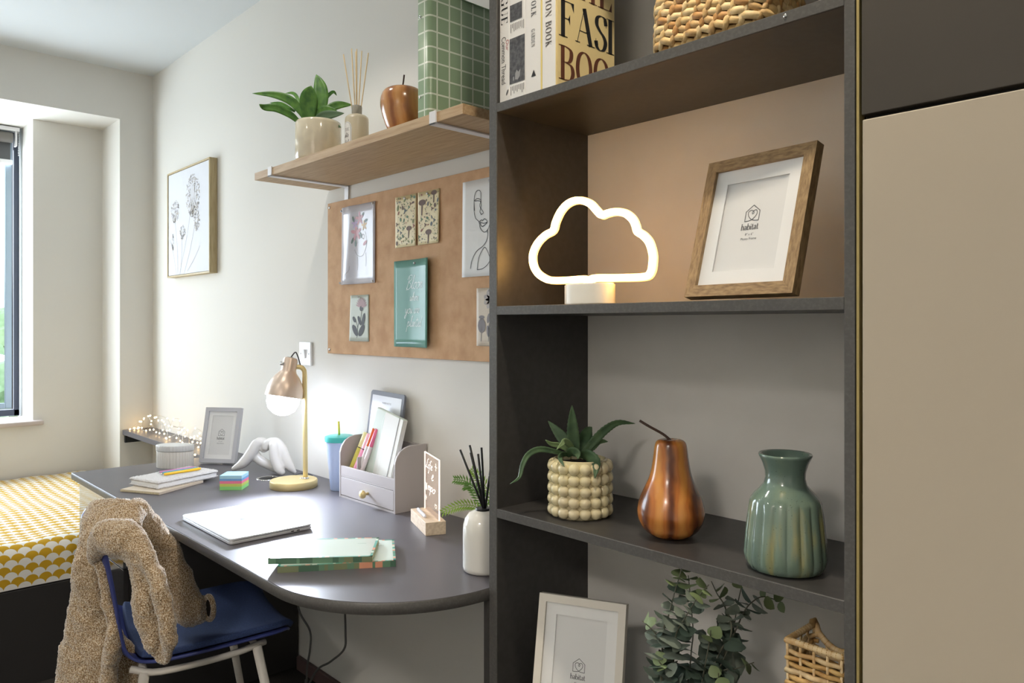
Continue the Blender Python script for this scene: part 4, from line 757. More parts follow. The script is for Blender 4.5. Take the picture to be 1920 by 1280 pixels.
for k in range(9):
    x = -.019+.0046*k
    for z0_, z1_ in ((1.866, 1.885), (1.7385, 1.760)): z2 = z1_-rr_.uniform(.008, .018); poly(bm, [(x, z2), (x+.0017, z2), (x+.0017, z1_), (x, z1_)], f0, 2)
link('spine_print', bm, [M('photo_dark', (62, 62, 66), .5, var=(120, (96, 96, 98), .4, .65)), M('photo_pale', (150, 150, 150), .5), GREYINK], t)
t, _ = book('white gardening book with black triangle at foot of spine, third from left', -1.0665, -1.0205, .20, .283, cov=JW)
bm = new(); serif(bm, 'KINFOLK', 0, 0, .0128, spine(1.953, -.006), .92, .11, .05, .16); link('title', bm, INK, t)
bm = new(); serif(bm, 'GARDEN', 0, 0, .0098, spine(1.858, -.006), .70, .10, .05, .06); link('title', bm, GREYINK, t)
bm = new(); poly(bm, [(-.0065, 1.7655), (.0065, 1.7655), (.0005, 1.7785)], f0); link('publisher_mark', bm, INK, t)
link('yellow_edge', B(.0195, .0232, -.0008, .195, 0, .278, .0006), M('yellow_board', (226, 206, 128), .5), t)
t, _ = book('thick cream fashion book with giant letters across its cover, rightmost on upper shelf', -1.0190, -.9825, .172, .29, cov=[JC][0])
bx = t; link('spine_jacket', B(-.0183, .0160, -.0006, 0, .0, .289), JW, t)
bm = new(); serif(bm, 'FASHION BOOK', 0, 0, .0150, lambda a, b: Vector((-.009+b, -.0012, 1.9505-1.7325-a)), .965, .15, .04, .09); link('title', bm, M('spine_brown_grey', (96, 88, 82), .6), t)
fc = lambda a, b: Vector((.01825+.0005, a, b-1.7325))
for ch_, o_ in (('F', .006), ('A', .0525), ('S', .110)): bm = new(); serif(bm, ch_, o_, 1.831, .070, fc, .98, .16, .022, 0); link('title_letter', bm, INK, t)
bm = new(); ribbon(bm, [(.158, 1.831), (.158, 1.901)], fc, .012, None, 1); ribbon(bm, [(.146, 1.832), (.170, 1.832)], fc, .0014, None, 1); ribbon(bm, [(.146, 1.900), (.170, 1.900)], fc, .0014, None, 1)
link('title_letter', bm, INK, t)
TB = M('title_brown', (96, 56, 40), .5)
for ch_, o_, z_, h_ in (('B', .006, 1.749, .0655), ('O', .054, 1.749, .0655), ('O', .106, 1.749, .0655), ('T', .006, 1.9165, .07), ('H', .058, 1.9165, .07), ('E', .120, 1.9165, .07)): bm = new(); serif(bm, ch_, o_, z_, h_, fc, .98, .16, .022, 0); link('title_letter', bm, TB, t)
# ================================================================== baskets
STR = [M('seagrass_%d' % i, c, .6, bump=(300, .5, .001), var=(60, d, .4, .65)) for i, (c, d) in enumerate([((214, 182, 124), (186, 150, 94)), ((196, 160, 104), (160, 122, 72)), ((222, 196, 146), (196, 166, 112)), ((186, 138, 78), (150, 104, 56))])]
def strand_mesh(Lh, r, bend, mat, nm):
    bm = new(); n_ = 5; pts = [(-Lh+2*Lh*i/n_, 0, 0) for i in range(n_+1)]; pts = [(x, bend*(1-(x/Lh)**2), 0) for x, _, _ in pts]
    tube(bm, pts, 1, 6, flat=[(r*(.55 if i in (0, n_) else 1), r*.62*(.5 if i in (0, n_) else 1)) for i in range(n_+1)], up=(0, 1, 0))
    me = bpy.data.meshes.new(nm); bm.to_mesh(me); bm.free(); me.materials.append(mat)
    for p in me.polygons: p.use_smooth = True
    return me
t = thing('woven_basket', 'chunky woven seagrass basket on the upper bookcase shelf', 'basket', (-.676, 1.128, 1.7325))
rr = roundrect(-.102, .102, -.075, .075, .035, 8); cum = [0]
for a, b in zip(rr, rr[1:]+rr[:1]): cum.append(cum[-1]+math.hypot(b[0]-a[0], b[1]-a[1]))
def onper(s):
    s %= cum[-1]
    for i in range(len(rr)):
        if cum[i] <= s <= cum[i+1]:
            k = (s-cum[i])/max(1e-9, cum[i+1]-cum[i]); a, b = rr[i], rr[(i+1) % len(rr)]; tx, ty = b[0]-a[0], b[1]-a[1]; d = math.hypot(tx, ty) or 1
            return a[0]+(b[0]-a[0])*k, a[1]+(b[1]-a[1])*k, math.atan2(ty, tx)
bm = prism(rr, .004, .20); xform(bm, Matrix.Diagonal((.955, .94, 1, 1)))
top = [f for f in bm.faces if f.calc_center_median().z > .199]; bmesh.ops.delete(bm, geom=top, context='FACES')
solid(link('lining', bm, M('basket_inner', (120, 84, 46), .8), t), .004, 1)
ms = [[strand_mesh(.0155, .0066, .004, STR[k], 'strand') for k in range(4)], [strand_mesh(.0125, .0060, .004, STR[k], 'strand') for k in range(4)]]
rnd = random.Random(11); cnt = 0; dz = .0118; rest = new()
for row in range(15):
    z = .010+dz*row; tuck = .012 if row == 0 else 0
    ncol = int(cum[-1]/.024)
    for c in range(ncol):
        for kind in (0, 1):
            s = (c+(.5*kind)+ (row % 4)*.25)*cum[-1]/ncol; x, y, a = onper(s)
            vis = (y < -.03 or x > .09 or x < -.085) and row < 11
            if not vis: continue
            if cnt >= 296: break
            o = bpy.data.objects.new('strand', ms[kind][rnd.choice((0, 0, 1, 1, 2, 2, 3))]); C.objects.link(o); o.parent = t; nx, ny = math.sin(a), -math.cos(a)
            out = .001+rnd.uniform(-.001, .0015)-(.006 if row == 0 else 0)
            o.location = (x+nx*out, y+ny*out, z+(0 if kind == 0 else .0)); 
            pitch = rnd.uniform(-.15, .15)+(-.28 if kind == 0 else 1.25)
            o.rotation_mode = 'QUATERNION'
            X = Vector((math.cos(a), math.sin(a), 0)); Nn = Vector((nx, ny, 0)); Zz = Vector((0, 0, 1)); d1 = X*math.cos(pitch)+Zz*math.sin(pitch); d3 = d1.cross(Nn)
            o.rotation_quaternion = Matrix((d1, Nn, d3)).transposed().to_quaternion(); cnt += 1
# small tall basket, scooped
t = thing('willow_basket', 'small honey-coloured willow basket with scooped rim at right of the lower shelf', 'basket', (-.4925, 1.096, .495))
wx, wy, hb = .040, .043, .325; TAN = M('willow_honey', (206, 168, 104), .55, bump=(400, .4, .001), var=(45, (170, 124, 64), .4, .65)); TAN2 = M('willow_pale', (222, 196, 150), .55, var=(50, (190, 150, 96), .4, .65))
def side_pt(s, z):   # s in 0..4 round the square, slight taper
    k = .90+.10*z/hb; q = [(-wx, -wy), (wx, -wy), (wx, wy), (-wx, wy)]; i = int(s) % 4; f = s-int(s); a, b = q[i], q[(i+1) % 4]
    return (a[0]+(b[0]-a[0])*f)*k, (a[1]+(b[1]-a[1])*f)*k
link('base', B(-wx*.88, wx*.88, -wy*.88, wy*.88, 0, .006), TAN, t)
nst = 4
for i in range(4):
    for j in range(nst):
        s = i+j/nst; topz = hb-.004-(.030*math.sin(PI*(s-2)) if 2 < s < 3 else 0)
        bm = T([(*side_pt(s, 0), .0), (*side_pt(s, topz), topz)], .0022, 6); link('stake', bm, TAN2, t, True)
for r_ in range(34):
    z = .006+.0092*r_; pts = []
    if z > hb-.008: break
    for q in range(48):
        s = q/12; x, y = side_pt(s, z); ph = (int(round(s*nst)) + r_) % 2; am = .0026*math.cos(PI*s*nst+PI*r_); k = 1
        i = int(s) % 4; nx, ny = [(0, -1), (1, 0), (0, 1), (-1, 0)][i]; pts.append((x+nx*am, y+ny*am, z))
    if z > hb-.038: pts = [p for q, p in enumerate(pts) if not (26 <= q <= 34)]; pts = pts[26:]+pts[:26]; bm = T(pts, 1, 6, flat=[(.0042, .0026)]*len(pts), up=(0, 0, 1)) if 0 else tube(new(), pts, .0036, 6)
    else: bm = tube(new(), pts, .0045, 6, closed=True)
    link('weaver', bm, TAN if r_ % 3 else TAN2, t, True)
pts = []
for q in range(96):
    s = q/24; x, y = side_pt(s, hb); pts.append((x, y, hb-(.030*math.sin(PI*(s-2))**.8 if 2 < s < 3 else 0)+(.006 if abs(s-3) < .05 else 0)))
bm = tube(new(), pts, .0050, 8, closed=True)
rim = link('rim', bm, TAN2, t, True)
bm = new()
for q in range(0, 96, 2):
    p = Vector(pts[q]); d = (Vector(pts[(q+1) % 96])-Vector(pts[q-1])).normalized(); bmesh.ops.create_uvsphere(bm, u_segments=8, v_segments=5, radius=1, matrix=TR(*p) @ d.to_track_quat('X', 'Z').to_matrix().to_4x4() @ Matrix.Diagonal((.0022, .0052, .0052, 1)))
link('rim_wrapping', bm, TAN, rim, True)
# ================================================================== eucalyptus
L = (-.755, 1.175, .495)
t = thing('eucalyptus_arrangement', 'grey-green artificial eucalyptus branches in a pot on the lower bookcase shelf', 'plant', L)
link('pot', lathe([(0, 0), (.040, 0), (.046, .006), (.050, .07), (.046, .12), (.038, .125), (.036, .11), (0, .10)], 40), PORC, t, True)
STEM = M('eucalyptus_stem', (92, 92, 76), .6); rnd = random.Random(5); nl = 0
EM = [LEAFE, M('eucalyptus_dark', (92, 108, 94), .6, var=(30, (74, 90, 78), .4, .65)), M('eucalyptus_fresh', (126, 142, 98), .55)]
for si, pts in enumerate(EUCA):
    P = smooth_path([Vector(L)+Vector((rnd.uniform(-.012, .012), rnd.uniform(-.012, .012), .10))]+[Vector(p) for p in pts], 8)
    bm = new(); tube(bm, P, [.0017*(1-.6*i/len(P)) for i in range(len(P))], 6); rel(bm, L); link('stem', bm, STEM, t, True)
    acc = 0; step = .0185; nextd = .05; tot = sum((b-a).length for a, b in zip(P, P[1:])); run = 0; alt = 0
    for a, b in zip(P, P[1:]):
        run += (b-a).length
        while run > nextd:
            fr_ = nextd/tot; nextd += step*(1.15-.45*fr_); alt += 1; d = (b-a).normalized(); ax = d.orthogonal().normalized(); ax.rotate(Matrix.Rotation(alt*1.57+rnd.uniform(-.5, .5)+si, 3, d))
            if b.z < .62: continue
            for sg in (1, -1):
                if rnd.random() < .25: continue
                rad = (.0215-.0115*max(0, (fr_-.45)/.55))*rnd.uniform(.8, 1.15)
                dirv = (ax*sg+d*rnd.uniform(.0, .45)).normalized(); p0 = b; wd = dirv.cross(d).normalized(); nn = dirv.cross(wd)
                bm = new(); cen = [p0+dirv*rad*q for q in (0, .25, .7, 1.2, 1.65, 1.95)]; ww = [.08, .72, 1.05, 1.02, .62, .04]
                rows = [[bm.verts.new(c_+wd*rad*w_*e_+nn*rad*(.22*abs(e_)*w_-.10*(q_/5)**2)) for e_ in (-1, 0, 1)] for q_, (c_, w_) in enumerate(zip(cen, ww))]
                for r0, r1 in zip(rows, rows[1:]):
                    for j in range(2): bm.faces.new((r0[j], r0[j+1], r1[j+1], r1[j]))
                lo_ = min(v.co.z for v in bm.verts); hi_ = max(v.co.z for v in bm.verts); my = max(v.co.y for v in bm.verts)
                if my > 1.305 or (hi_ > .888 and True): bm.free(); continue
                rel(bm, L)
                if nl < 298: link('leaf', bm, EM[rnd.choice((0, 0, 0, 1, 1)) if fr_ < .9 else 2], t, True); nl += 1
                else: bm.free()
# ================================================================== things on the desk
D = .74
# lamp
t = thing('desk_lamp', 'brass desk lamp with rose-gold shade and glowing bulb on the desk', 'lamp', (-2.349, 1.1985, D))
RV = Vector((.684, .7295, 0)); FV = Vector((-.7295, .684, 0))
def lc(u, d, v): return tuple(RV*u+FV*d+Vector((0, 0, v)))
link('base', lathe([(0, 0), (.076, 0), (.0775, .002), (.0775, .021), (.0755, .024), (0, .0245)], 64), BRASS, t, True, sharp=40)
pole = [lc(.036, .012, .024), lc(.035, .012, .15), lc(.0335, .012, .30), lc(.033, .012, .375), lc(.030, .010, .392), lc(.020, .008, .400), lc(.004, .004, .401)]
link('pole', T(smooth_path(pole, 5), .0080, 14), BRASS, t, True)
link('pole_collar', lathe([(0, 0), (.012, 0), (.011, .003), (.007, .006), (0, .006)], 20), CHROME, t, True, lc(.036, .012, .0245)); link('pole_collar', lathe([(0, 0), (.005, 0), (.004, .003), (0, .004)], 12), CHROME, t, True, lc(.022, .010, .0245))
top = Vector(lc(-.012, .0, .420)); end = Vector(lc(-.031, -.020, .285)); A = align(top, end)
sh = [(.014, -.012), (.021, -.010), (.0235, -.004), (.0245, .030), (.0275, .038), (.040, .052), (.051, .070), (.0580, .090), (.0605, .112), (.0610, .120)]
o = link('shade', xform(lathe(sh, 56), A), ROSE, t, True, sharp=50)
o.data.materials[0] = ROSE
bmo = bmesh.new(); bmo.from_mesh(o.data); fs = sorted(bmo.faces, key=lambda f: -len(f.verts))[:1]; bmesh.ops.delete(bmo, geom=[f for f in fs if len(f.verts) > 10 and (f.calc_center_median()-Vector(end)).length < .06], context='FACES'); bmo.to_mesh(o.data); bmo.free(); solid(o, .001)
link('cap', xform(lathe([(0, -.016), (.012, -.014), (.016, -.010), (0, -.009)], 24), A), CHROME, o, True)
link('knuckle', xform(T([(0, -.032, .012), (0, .034, .012)], .006, 12), A), CHROME, t, True); 
link('bulb', xform(lathe([(0, .030), (.020, .040), (.036, .060), (.0480, .085), (.0540, .115), (.0525, .140), (.044, .162), (.026, .176), (.012, .181), (0, .182)], 40), A), M('lamp_bulb_bloom', (255, 255, 255), .4, emis=(222, 232, 255), es=34), t, True)  # bulb oversized: the lamp's bloom is put into its shape
link('flex', T(smooth_path([tuple(A @ Vector((0, 0, -.014))), tuple(A @ Vector((.012, -.006, -.032))), lc(.012, .006, .436), lc(.020, .010, .405)], 6), .0022, 8), M('grey_cord', (70, 70, 74), .6), t, True)
link('power_cord', T(smooth_path([lc(.03, .045, .006), lc(.045, .07, .022), lc(.0, .085, .028), lc(-.045, .06, .016), lc(-.075, .05, .006), lc(-.095, .045, .001)], 6), .0021, 8), MC['grey_cord'], t, True)
ld = bpy.data.lights.new('lamp_beam', 'SPOT'); ld.energy = 70; ld.color = (.78, .86, 1); ld.spot_size = math.radians(112); ld.spot_blend = 1; ld.shadow_soft_size = .045
lo = bpy.data.objects.new('lamp_beam', ld); C.objects.link(lo); lo.parent = t; q0_ = A @ Vector((0, 0, .190)); lo.location = q0_; lo.rotation_euler = (Vector((-1.76+2.349, .80-1.1985, 0))-q0_).to_track_quat('-Z', 'Y').to_euler()
# cable grommet
t = thing('cable_grommet', 'round black cable grommet with chrome rim set in the desk beside the lamp', 'grommet', (-2.535, 1.195, D))
link('ring', lathe([(.030, 0), (.040, 0), (.0395, .002), (.033, .0028), (.030, .001), (.030, 0)], 40), CHROME, t, True); link('cap', lathe([(0, .0002), (.0305, .0002), (.0295, .0018), (0, .0022)], 40), BLACK, t, True)
# oval ribbed box
t = thing('oval_box', 'pale ribbed oval ceramic box with lid at far left of the desk', 'box', (-2.988, 1.035, D), (0, 0, math.radians(42)))
def oval(z0, z1, a, b, rib_, mat, name, bev=.002):
    bm = new(); rings = []; n_ = 200
    for z, s in ((z0, .985), (z0+.002, 1), (z1-.003, 1), (z1-.0008, .988), (z1, .97)):
        rings.append([bm.verts.new(((a*s-rib_*(1-abs(math.sin(36*PI*i/n_)))**1.2)*math.cos(2*PI*i/n_), (b*s-rib_*(1-abs(math.sin(36*PI*i/n_)))**1.2)*math.sin(2*PI*i/n_), z)) for i in range(n_)])
    for r0, r1 in zip(rings, rings[1:]):
        for i in range(n_): bm.faces.new((r0[i], r0[(i+1) % n_], r1[(i+1) % n_], r1[i]))
    bm.faces.new(rings[0][::-1]); bm.faces.new(rings[-1]); return link(name, bm, mat, t, True, sharp=35)
PB = M('pale_grey_ceramic', (222, 218, 210), .35)
oval(0, .062, .071, .044, .0018, PB, 'bowl'); oval(.0635, .085, .073, .046, .0014, M('pale_grey_lid', (214, 214, 212), .4), 'lid')
# sculpture
ctr = Vector((-2.64, 1.26, D))
bm = new()
for k, v in KNOT.items():
    P = [Vector(p[:3]) for p in v]; R_ = [p[3]*1.1 for p in v]
    n0 = len(P); PP = smooth_path(P, 5); RR = [R_[min(i//5, n0-1)]*(1-(i % 5)/5)+R_[min(i//5+1, n0-1)]*((i % 5)/5) for i in range(len(PP))]
    tube(bm, PP, RR, 12)
    for p, r_ in ((PP[0], RR[0]), (PP[-1], RR[-1])): bmesh.ops.create_icosphere(bm, subdivisions=2, radius=r_, matrix=TR(*p))
zmin = min(v.co.z for v in bm.verts); xform(bm, TR(-ctr.x, -ctr.y, -zmin))
o = link('knot_sculpture', bm, M('grey_white_ceramic', (214, 211, 205), .25, coat=.3), None, True, tuple(ctr)); md = o.modifiers.new('remesh', 'REMESH'); md.mode = 'VOXEL'; md.voxel_size = .0028; md.use_smooth_shade = True; md = o.modifiers.new('smooth', 'SMOOTH'); md.iterations = 8; md.factor = .6
tag(o, 'white ceramic knot sculpture of entwined loops between grey frame and lamp', 'ornament')
# notebooks with pens
def slab(name, parent, quad, z0, z1, mat, bev=.001, smooth=False):
    bm = prism(quad, z0, z1, bev); return link(name, bm, mat, parent, smooth)
cx0, cy0 = -2.675, .915
def rq(w_, h_, a, dx=0, dy=0): c_, s_ = math.cos(a), math.sin(a); return [(dx+x*c_-y*s_, dy+x*s_+y*c_) for x, y in ((-w_/2, -h_/2), (w_/2, -h_/2), (w_/2, h_/2), (-w_/2, h_/2))]
t = thing('notebook', 'thin beige notebook under the fluffy one at left of the desk', 'notebook', (-2.64, .875, D))
slab('cover', t, rq(.158, .20, .50), 0, .0085, M('beige_card', (214, 190, 166), .6)); slab('page_block', t, rq(.156, .202, .50), .0015, .007, M('page_edges', (0, 0, 0)))
t = thing('fluffy_notebook', 'white fluffy-covered notebook at left of the desk carrying three pens', 'notebook', (-2.672, .925, D+.0088))
FL = M('white_fleece', (236, 234, 232), .95, bump=(420, 1, .004))
slab('page_block', t, rq(.142, .226, .30), .006, .018, PAPER)
for z0_, z1_ in ((0, .008), (.016, .026)):
    bm = prism(rq(.150, .236, .30), z0_, z1_, .0035); bmesh.ops.subdivide_edges(bm, edges=bm.edges[:], cuts=10, use_grid_fill=True)
    rr = random.Random(3)
    o = link('fleece_cover', bm, FL, t, True); md = o.modifiers.new('remesh', 'REMESH'); md.voxel_size = .0022; md.use_smooth_shade = True
    tx = bpy.data.textures.get('fleece') or bpy.data.textures.new('fleece', 'CLOUDS'); tx.noise_scale = .004; md = o.modifiers.new('fluff', 'DISPLACE'); md.texture = tx; md.strength = .006; md.mid_level = .45; md.texture_coords = 'GLOBAL'
def pen(name, label, cat, p0, p1, r, col, tip=None, grp=None, cap=None):
    t = thing(name, label, cat, p0, group=grp); p1 = Vector(p1)-Vector(p0); Lh = p1.length; A = align((0, 0, 0), p1)
    m_ = M('pen_%s' % '_'.join(map(str, col)), col, .3)
    link('barrel', xform(lathe([(0, .012), (r*.8, .012), (r, .018), (r, Lh-.006), (r*.7, Lh), (0, Lh)], 16), A), m_, t, True, sharp=40)
    link('tip', xform(lathe([(0, 0), (.0007, 0), (r*.75, .012), (r*.75, .0125), (0, .0125)], 12), A), CHROME if tip is None else tip, t, True)
    if cap: link('band', xform(lathe([(r*1.02, Lh*.6), (r*1.08, Lh*.6), (r*1.08, Lh*.62), (r*1.02, Lh*.62)], 16), A), BLACK, t, True)
    return t
zt = D+.0088+.026+.005
pen('pen', 'yellow pen lying nearest on the fluffy notebook', 'pen', (-2.645, .868, zt+.001), (-2.668, 1.010, zt+.001), .0048, (242, 196, 40))
pen('pen', 'teal pen lying behind the yellow pen on the fluffy notebook', 'pen', (-2.672, .872, zt), (-2.688, 1.008, zt), .0046, (70, 160, 186))
pen('pen', 'lilac-pink pen lying farthest back on the fluffy notebook', 'pen', (-2.700, .872, zt), (-2.712, 1.005, zt), .0044, (206, 140, 180))
# sticky note cube
t = thing('sticky_notes', 'cube of pastel sticky notes in coloured layers on the desk', 'sticky notes', (-2.466, 1.045, D), (0, 0, .85))
zz = 0
for i, (nm, c, th) in enumerate([('green', (150, 222, 134), .012), ('yellow_green', (208, 216, 112), .009), ('pink', (240, 130, 160), .009), ('blue', (120, 172, 222), .007), ('pale_blue', (176, 222, 240), .011)]):
    o = link('note_pad', B(-.036, .036, -.036, .036, zz, zz+th, .0004), M('note_'+nm, c, .8), t); o['label'] = nm.replace('_', ' ')+' layer of notes'; zz += th
# laptop
t = thing('laptop', 'closed silver laptop on the middle of the desk', 'laptop', (-1.992, .875, D), (0, 0, math.radians(-.5)))
ALU = M('silver_aluminium', (222, 223, 226), .32, .55)
def lap(w_, h_, z0_, z1_, bev): return prism(roundrect(-w_/2, w_/2, -h_/2, h_/2, .011, 6), z0_, z1_, bev)
link('base', lap(.334, .222, .0012, .0095, .002), ALU, t, True, sharp=35); link('lid', lap(.334, .222, .0102, .0150, .0014), ALU, t, True, sharp=35)
link('hinge_gap', lap(.330, .218, .0090, .0105, 0), BLACK, t)
for x, y in ((-.14, -.09), (.14, -.09), (-.14, .09), (.14, .09)): link('foot', lathe([(0, 0), (.006, 0), (.006, .0014), (0, .0014)], 14), BLACK, t, False, (x, y, 0))
for k in range(2): link('port', B(.1662, .1674, .05+.016*k, .058+.016*k, .0042, .0068), BLACK, t)
bm = new(); fl_ = lambda a, b: Vector((-.002+b*-.0150, -.004+a*.0150+.0, .0153)); fl_ = lambda a, b: Vector((a*.0150-.002, b*.0150, .01525))
ap = smooth_path([(0, .62, 0), (.35, .74, 0), (.72, .52, 0), (.60, .20, 0), (.66, -.18, 0), (.86, -.38, 0), (.66, -.82, 0), (.38, -1.0, 0), (0, -.90, 0), (-.38, -1.0, 0), (-.74, -.62, 0), (-.90, -.02, 0), (-.72, .50, 0), (-.35, .72, 0)], 4, True)
poly(bm, [(p.x, p.y) for p in ap], fl_); poly(bm, [(.0, .80), (.05, 1.05), (.30, 1.30), (.36, 1.28), (.30, 1.0), (.08, .78)], fl_)
link('emblem', bm, M('mirror_emblem', (96, 98, 102), .3, .3), t)
# patterned notebooks
PG = M('patterned_green_cover', (118, 160, 138), .45, var=(26, (170, 190, 160), .48, .52)); PGT = M('pale_cover', (206, 222, 212), .22, coat=.4)
def nb(label, loc, rz, w_, h_, th):
    t = thing('notebook', label, 'notebook', loc, (0, 0, rz), group='two green-edged notebooks on the desk')
    link('page_block', B(-w_/2+.001, w_/2-.001, -h_/2+.002, h_/2-.001, .0012, th-.0012), M('page_edges', (0, 0, 0)), t)
    link('back_cover', B(-w_/2, w_/2, -h_/2, h_/2, 0, .0012), PG, t)
    link('front_cover', B(-w_/2, w_/2, -h_/2, h_/2, th-.0012, th), PGT, t)
    bm = new(); f0 = lambda a, b: Vector((a, b, th+.0003)); bw_ = .0055
    rr = random.Random(int(th*1e5)); x = -w_/2; k = 0
    for side_ in range(4):
        L_ = w_ if side_ % 2 == 0 else h_; p = -L_/2
        while p < L_/2-.001:
            q = min(L_/2, p+rr.uniform(.004, .012)); mi = rr.choice((0, 0, 1, 2, 3, 0))
            pts = {0: [(p, -h_/2), (q, -h_/2), (q, -h_/2+bw_), (p, -h_/2+bw_)], 2: [(p, h_/2-bw_), (q, h_/2-bw_), (q, h_/2), (p, h_/2)], 1: [(w_/2-bw_, p), (w_/2, p), (w_/2, q), (w_/2-bw_, q)], 3: [(-w_/2, p), (-w_/2+bw_, p), (-w_/2+bw_, q), (-w_/2, q)]}[side_]
            poly(bm, pts, f0, mi); p = q
    fonttext(bm, 'notes', w_/2-.045, h_/2-.05, .009, f0, mi=1)
    link('border_print', bm, [M('border_teal', (84, 158, 140), .5), M('border_green', (100, 136, 110), .5), M('border_pale', (196, 214, 196), .5), M('border_coral', (214, 150, 120), .5)], t)
    sp_ = new(); x = -w_/2; f2 = lambda a, b: Vector((a, -h_/2-.0003, b))
    while x < w_/2: q = min(w_/2, x+rr.uniform(.006, .02)); poly(sp_, [(x, 0), (q, 0), (q, th), (x, th)], f2, rr.choice((0, 1, 1, 1, 2)) if x < 0 else rr.choice((0, 1, 2, 3))); x = q
    link('spine_print', sp_, [MC['border_green'], M('spine_green', (72, 104, 84), .5), M('spine_olive', (120, 128, 96), .5), MC['border_coral']], t)
nb('lower green-edged notebook, jutting out beyond the one on top', (-1.556, .908, D), math.radians(57), .256, .170, .0135)
nb('upper green-edged notebook lying askew on the other', (-1.572, .883, D+.0137), math.radians(51), .228, .150, .0125)
# tumbler
t = thing('tumbler', 'pale blue tumbler with teal lid and yellow straw behind the desk organiser', 'tumbler', (-2.205, 1.288, D))
link('cup', lathe([(0, 0), (.0280, 0), (.0300, .003), (.0435, .160), (.0440, .163), (.041, .163), (.029, .01), (0, .008)], 48), M('pale_blue_plastic', (188, 206, 240), .3), t, True, sharp=50)
link('lid', lathe([(.042, .158), (.0475, .160), (.0485, .170), (.0475, .176), (.038, .179), (0, .180)], 48), M('teal_plastic', (70, 184, 178), .3), t, True, sharp=50)
link('straw', T([(-.002, 0, .176), (-.005, -.001, .224)], .0036, 12), M('yellow_straw', (214, 214, 70), .35), t, True)
# organiser
OG = M('grey_organiser_board', (178, 172, 172), .5)
t = thing('desk_organiser', 'grey desk organiser with curved sides and a drawer, by the wall', 'organiser', (-1.962, 1.235, D))
W_ = .155; side = [(0, 0), (.113, 0), (.113, .190), (.055, .190), (.036, .186), (.018, .176), (.006, .160), (0, .142), (0, .100)]
for x in (-W_, W_-.008):
    bm = prism(side, 0, .008, .0008); xform(bm, Matrix(((0, 0, 1, x), (1, 0, 0, 0), (0, 1, 0, 0), (0, 0, 0, 1)))); link('side_panel', bm, OG, t)
link('base_panel', B(-W_+.008, W_-.008, .001, .113, 0, .006), OG, t); link('back_panel', B(-W_+.008, W_-.008, .107, .113, .006, .186), OG, t)
link('tray_floor', B(-W_+.008, W_-.008, .001, .107, .066, .071), OG, t); link('front_lip', B(-W_+.008, W_-.008, .001, .007, .071, .099, .0006), OG, t)
link('divider', B(-.062, -.058, .007, .107, .071, .135, .0006), OG, t)
dr = link('drawer', B(-W_+.0095, W_-.0095, .0005, .008, .008, .0645, .0008), OG, t)
link('drawer_box', B(-W_+.012, W_-.012, .008, .104, .009, .055), OG, t)
link('knob', xform(lathe([(0, 0), (.0045, 0), (.004, .008), (.006, .011), (.0115, .015), (.0125, .020), (.0105, .025), (.005, .0275), (0, .028)], 24), TR(.012, .0005, .036) @ RX(PI/2)), BRASS, dr, True)
# things in the organiser
t = thing('tablet', 'grey-framed e-reader tablet standing behind the mint notebook', 'tablet', (-1.990, 1.300, .812), (-.12, .03, 0))
link('case', prism(roundrect(-.0925, .0925, -.0, .262, .010, 5), -.004, .004, .001), M('tablet_case', (112, 116, 126), .5), t, True, (0, 0, 0), (PI/2, 0, 0), sharp=40)
link('screen', B(-.080, .080, -.0048, -.0040, .016, .248), M('tablet_screen', (214, 218, 224), .25), t)
bm = new(); f0 = lambda a, b: Vector((a, -.0052, b)); fonttext(bm, 'PAPER NOTES', -.022, .224, .008, f0)
for k, q in enumerate((.196, .18, .14)): ribbon(bm, [(-.06, q), (.05-.02*k, q)], f0, .0007, None, 1)
link('screen_text', bm, M('screen_ink', (128, 130, 136), .5), t)
t = thing('mint_notebook', 'pale mint notebook with elastic band standing upright in the organiser', 'notebook', (-1.955, 1.272, .812), (-.13, .19, 0))
link('cover', B(-.072, .072, -.008, .008, 0, .208, .003), M('mint_cover', (206, 218, 208), .35, coat=.3), t)
link('band_panel', B(-.020, .0722, -.0086, -.0080, .002, .206), M('cream_cover_panel', (224, 224, 218), .4), t)
link('page_block', B(.066, .0735, -.0065, .0065, .003, .205), PAPER, t); link('elastic', B(.052, .055, -.0095, -.0086, 0, .208), M('grey_elastic', (150, 152, 150), .6), t)
bm = new(); ribbon(bm, [(-.018, .205), (-.026, .17), (-.016, .12), (.0, .06), (.002, .01)], lambda a, b: Vector((a, -.0092, b)), .0012); link('printed_line', bm, PAPER, t)
def marker(name, label, p0, p1, r, c, capc, grp, lab=None):
    t = thing(name, label, 'pen', p0, group=grp); v = Vector(p1)-Vector(p0); Lh = v.length; A = align((0, 0, 0), v)
    link('barrel', xform(lathe([(0, 0), (r*.95, 0), (r, .002), (r, Lh*.62), (0, Lh*.62)], 20), A), M('m_%d_%d_%d' % c, c, .35), t, True, sharp=40)
    link('band', xform(lathe([(0, Lh*.62), (r*.93, Lh*.62), (r*.93, Lh*.64), (0, Lh*.64)], 20), A), BLACK if name == 'highlighter' else WHITE, t, True, sharp=40)
    link('cap', xform(lathe([(0, Lh*.64), (r, Lh*.64), (r, Lh-.003), (r*.85, Lh), (0, Lh)], 20), A), M('m_%d_%d_%d' % capc, capc, .35), t, True, sharp=40)
zf = .812
marker('highlighter', 'yellow highlighter at far left in the organiser', (-2.092, 1.262, zf), (-2.072, 1.310, zf+.126), .0125, (228, 222, 110), (236, 232, 170), 'highlighters in the organiser')
marker('highlighter', 'pink highlighter beside the yellow one in the organiser', (-2.062, 1.258, zf), (-2.036, 1.300, zf+.126), .0125, (240, 158, 190), (246, 190, 210), 'highlighters in the organiser')
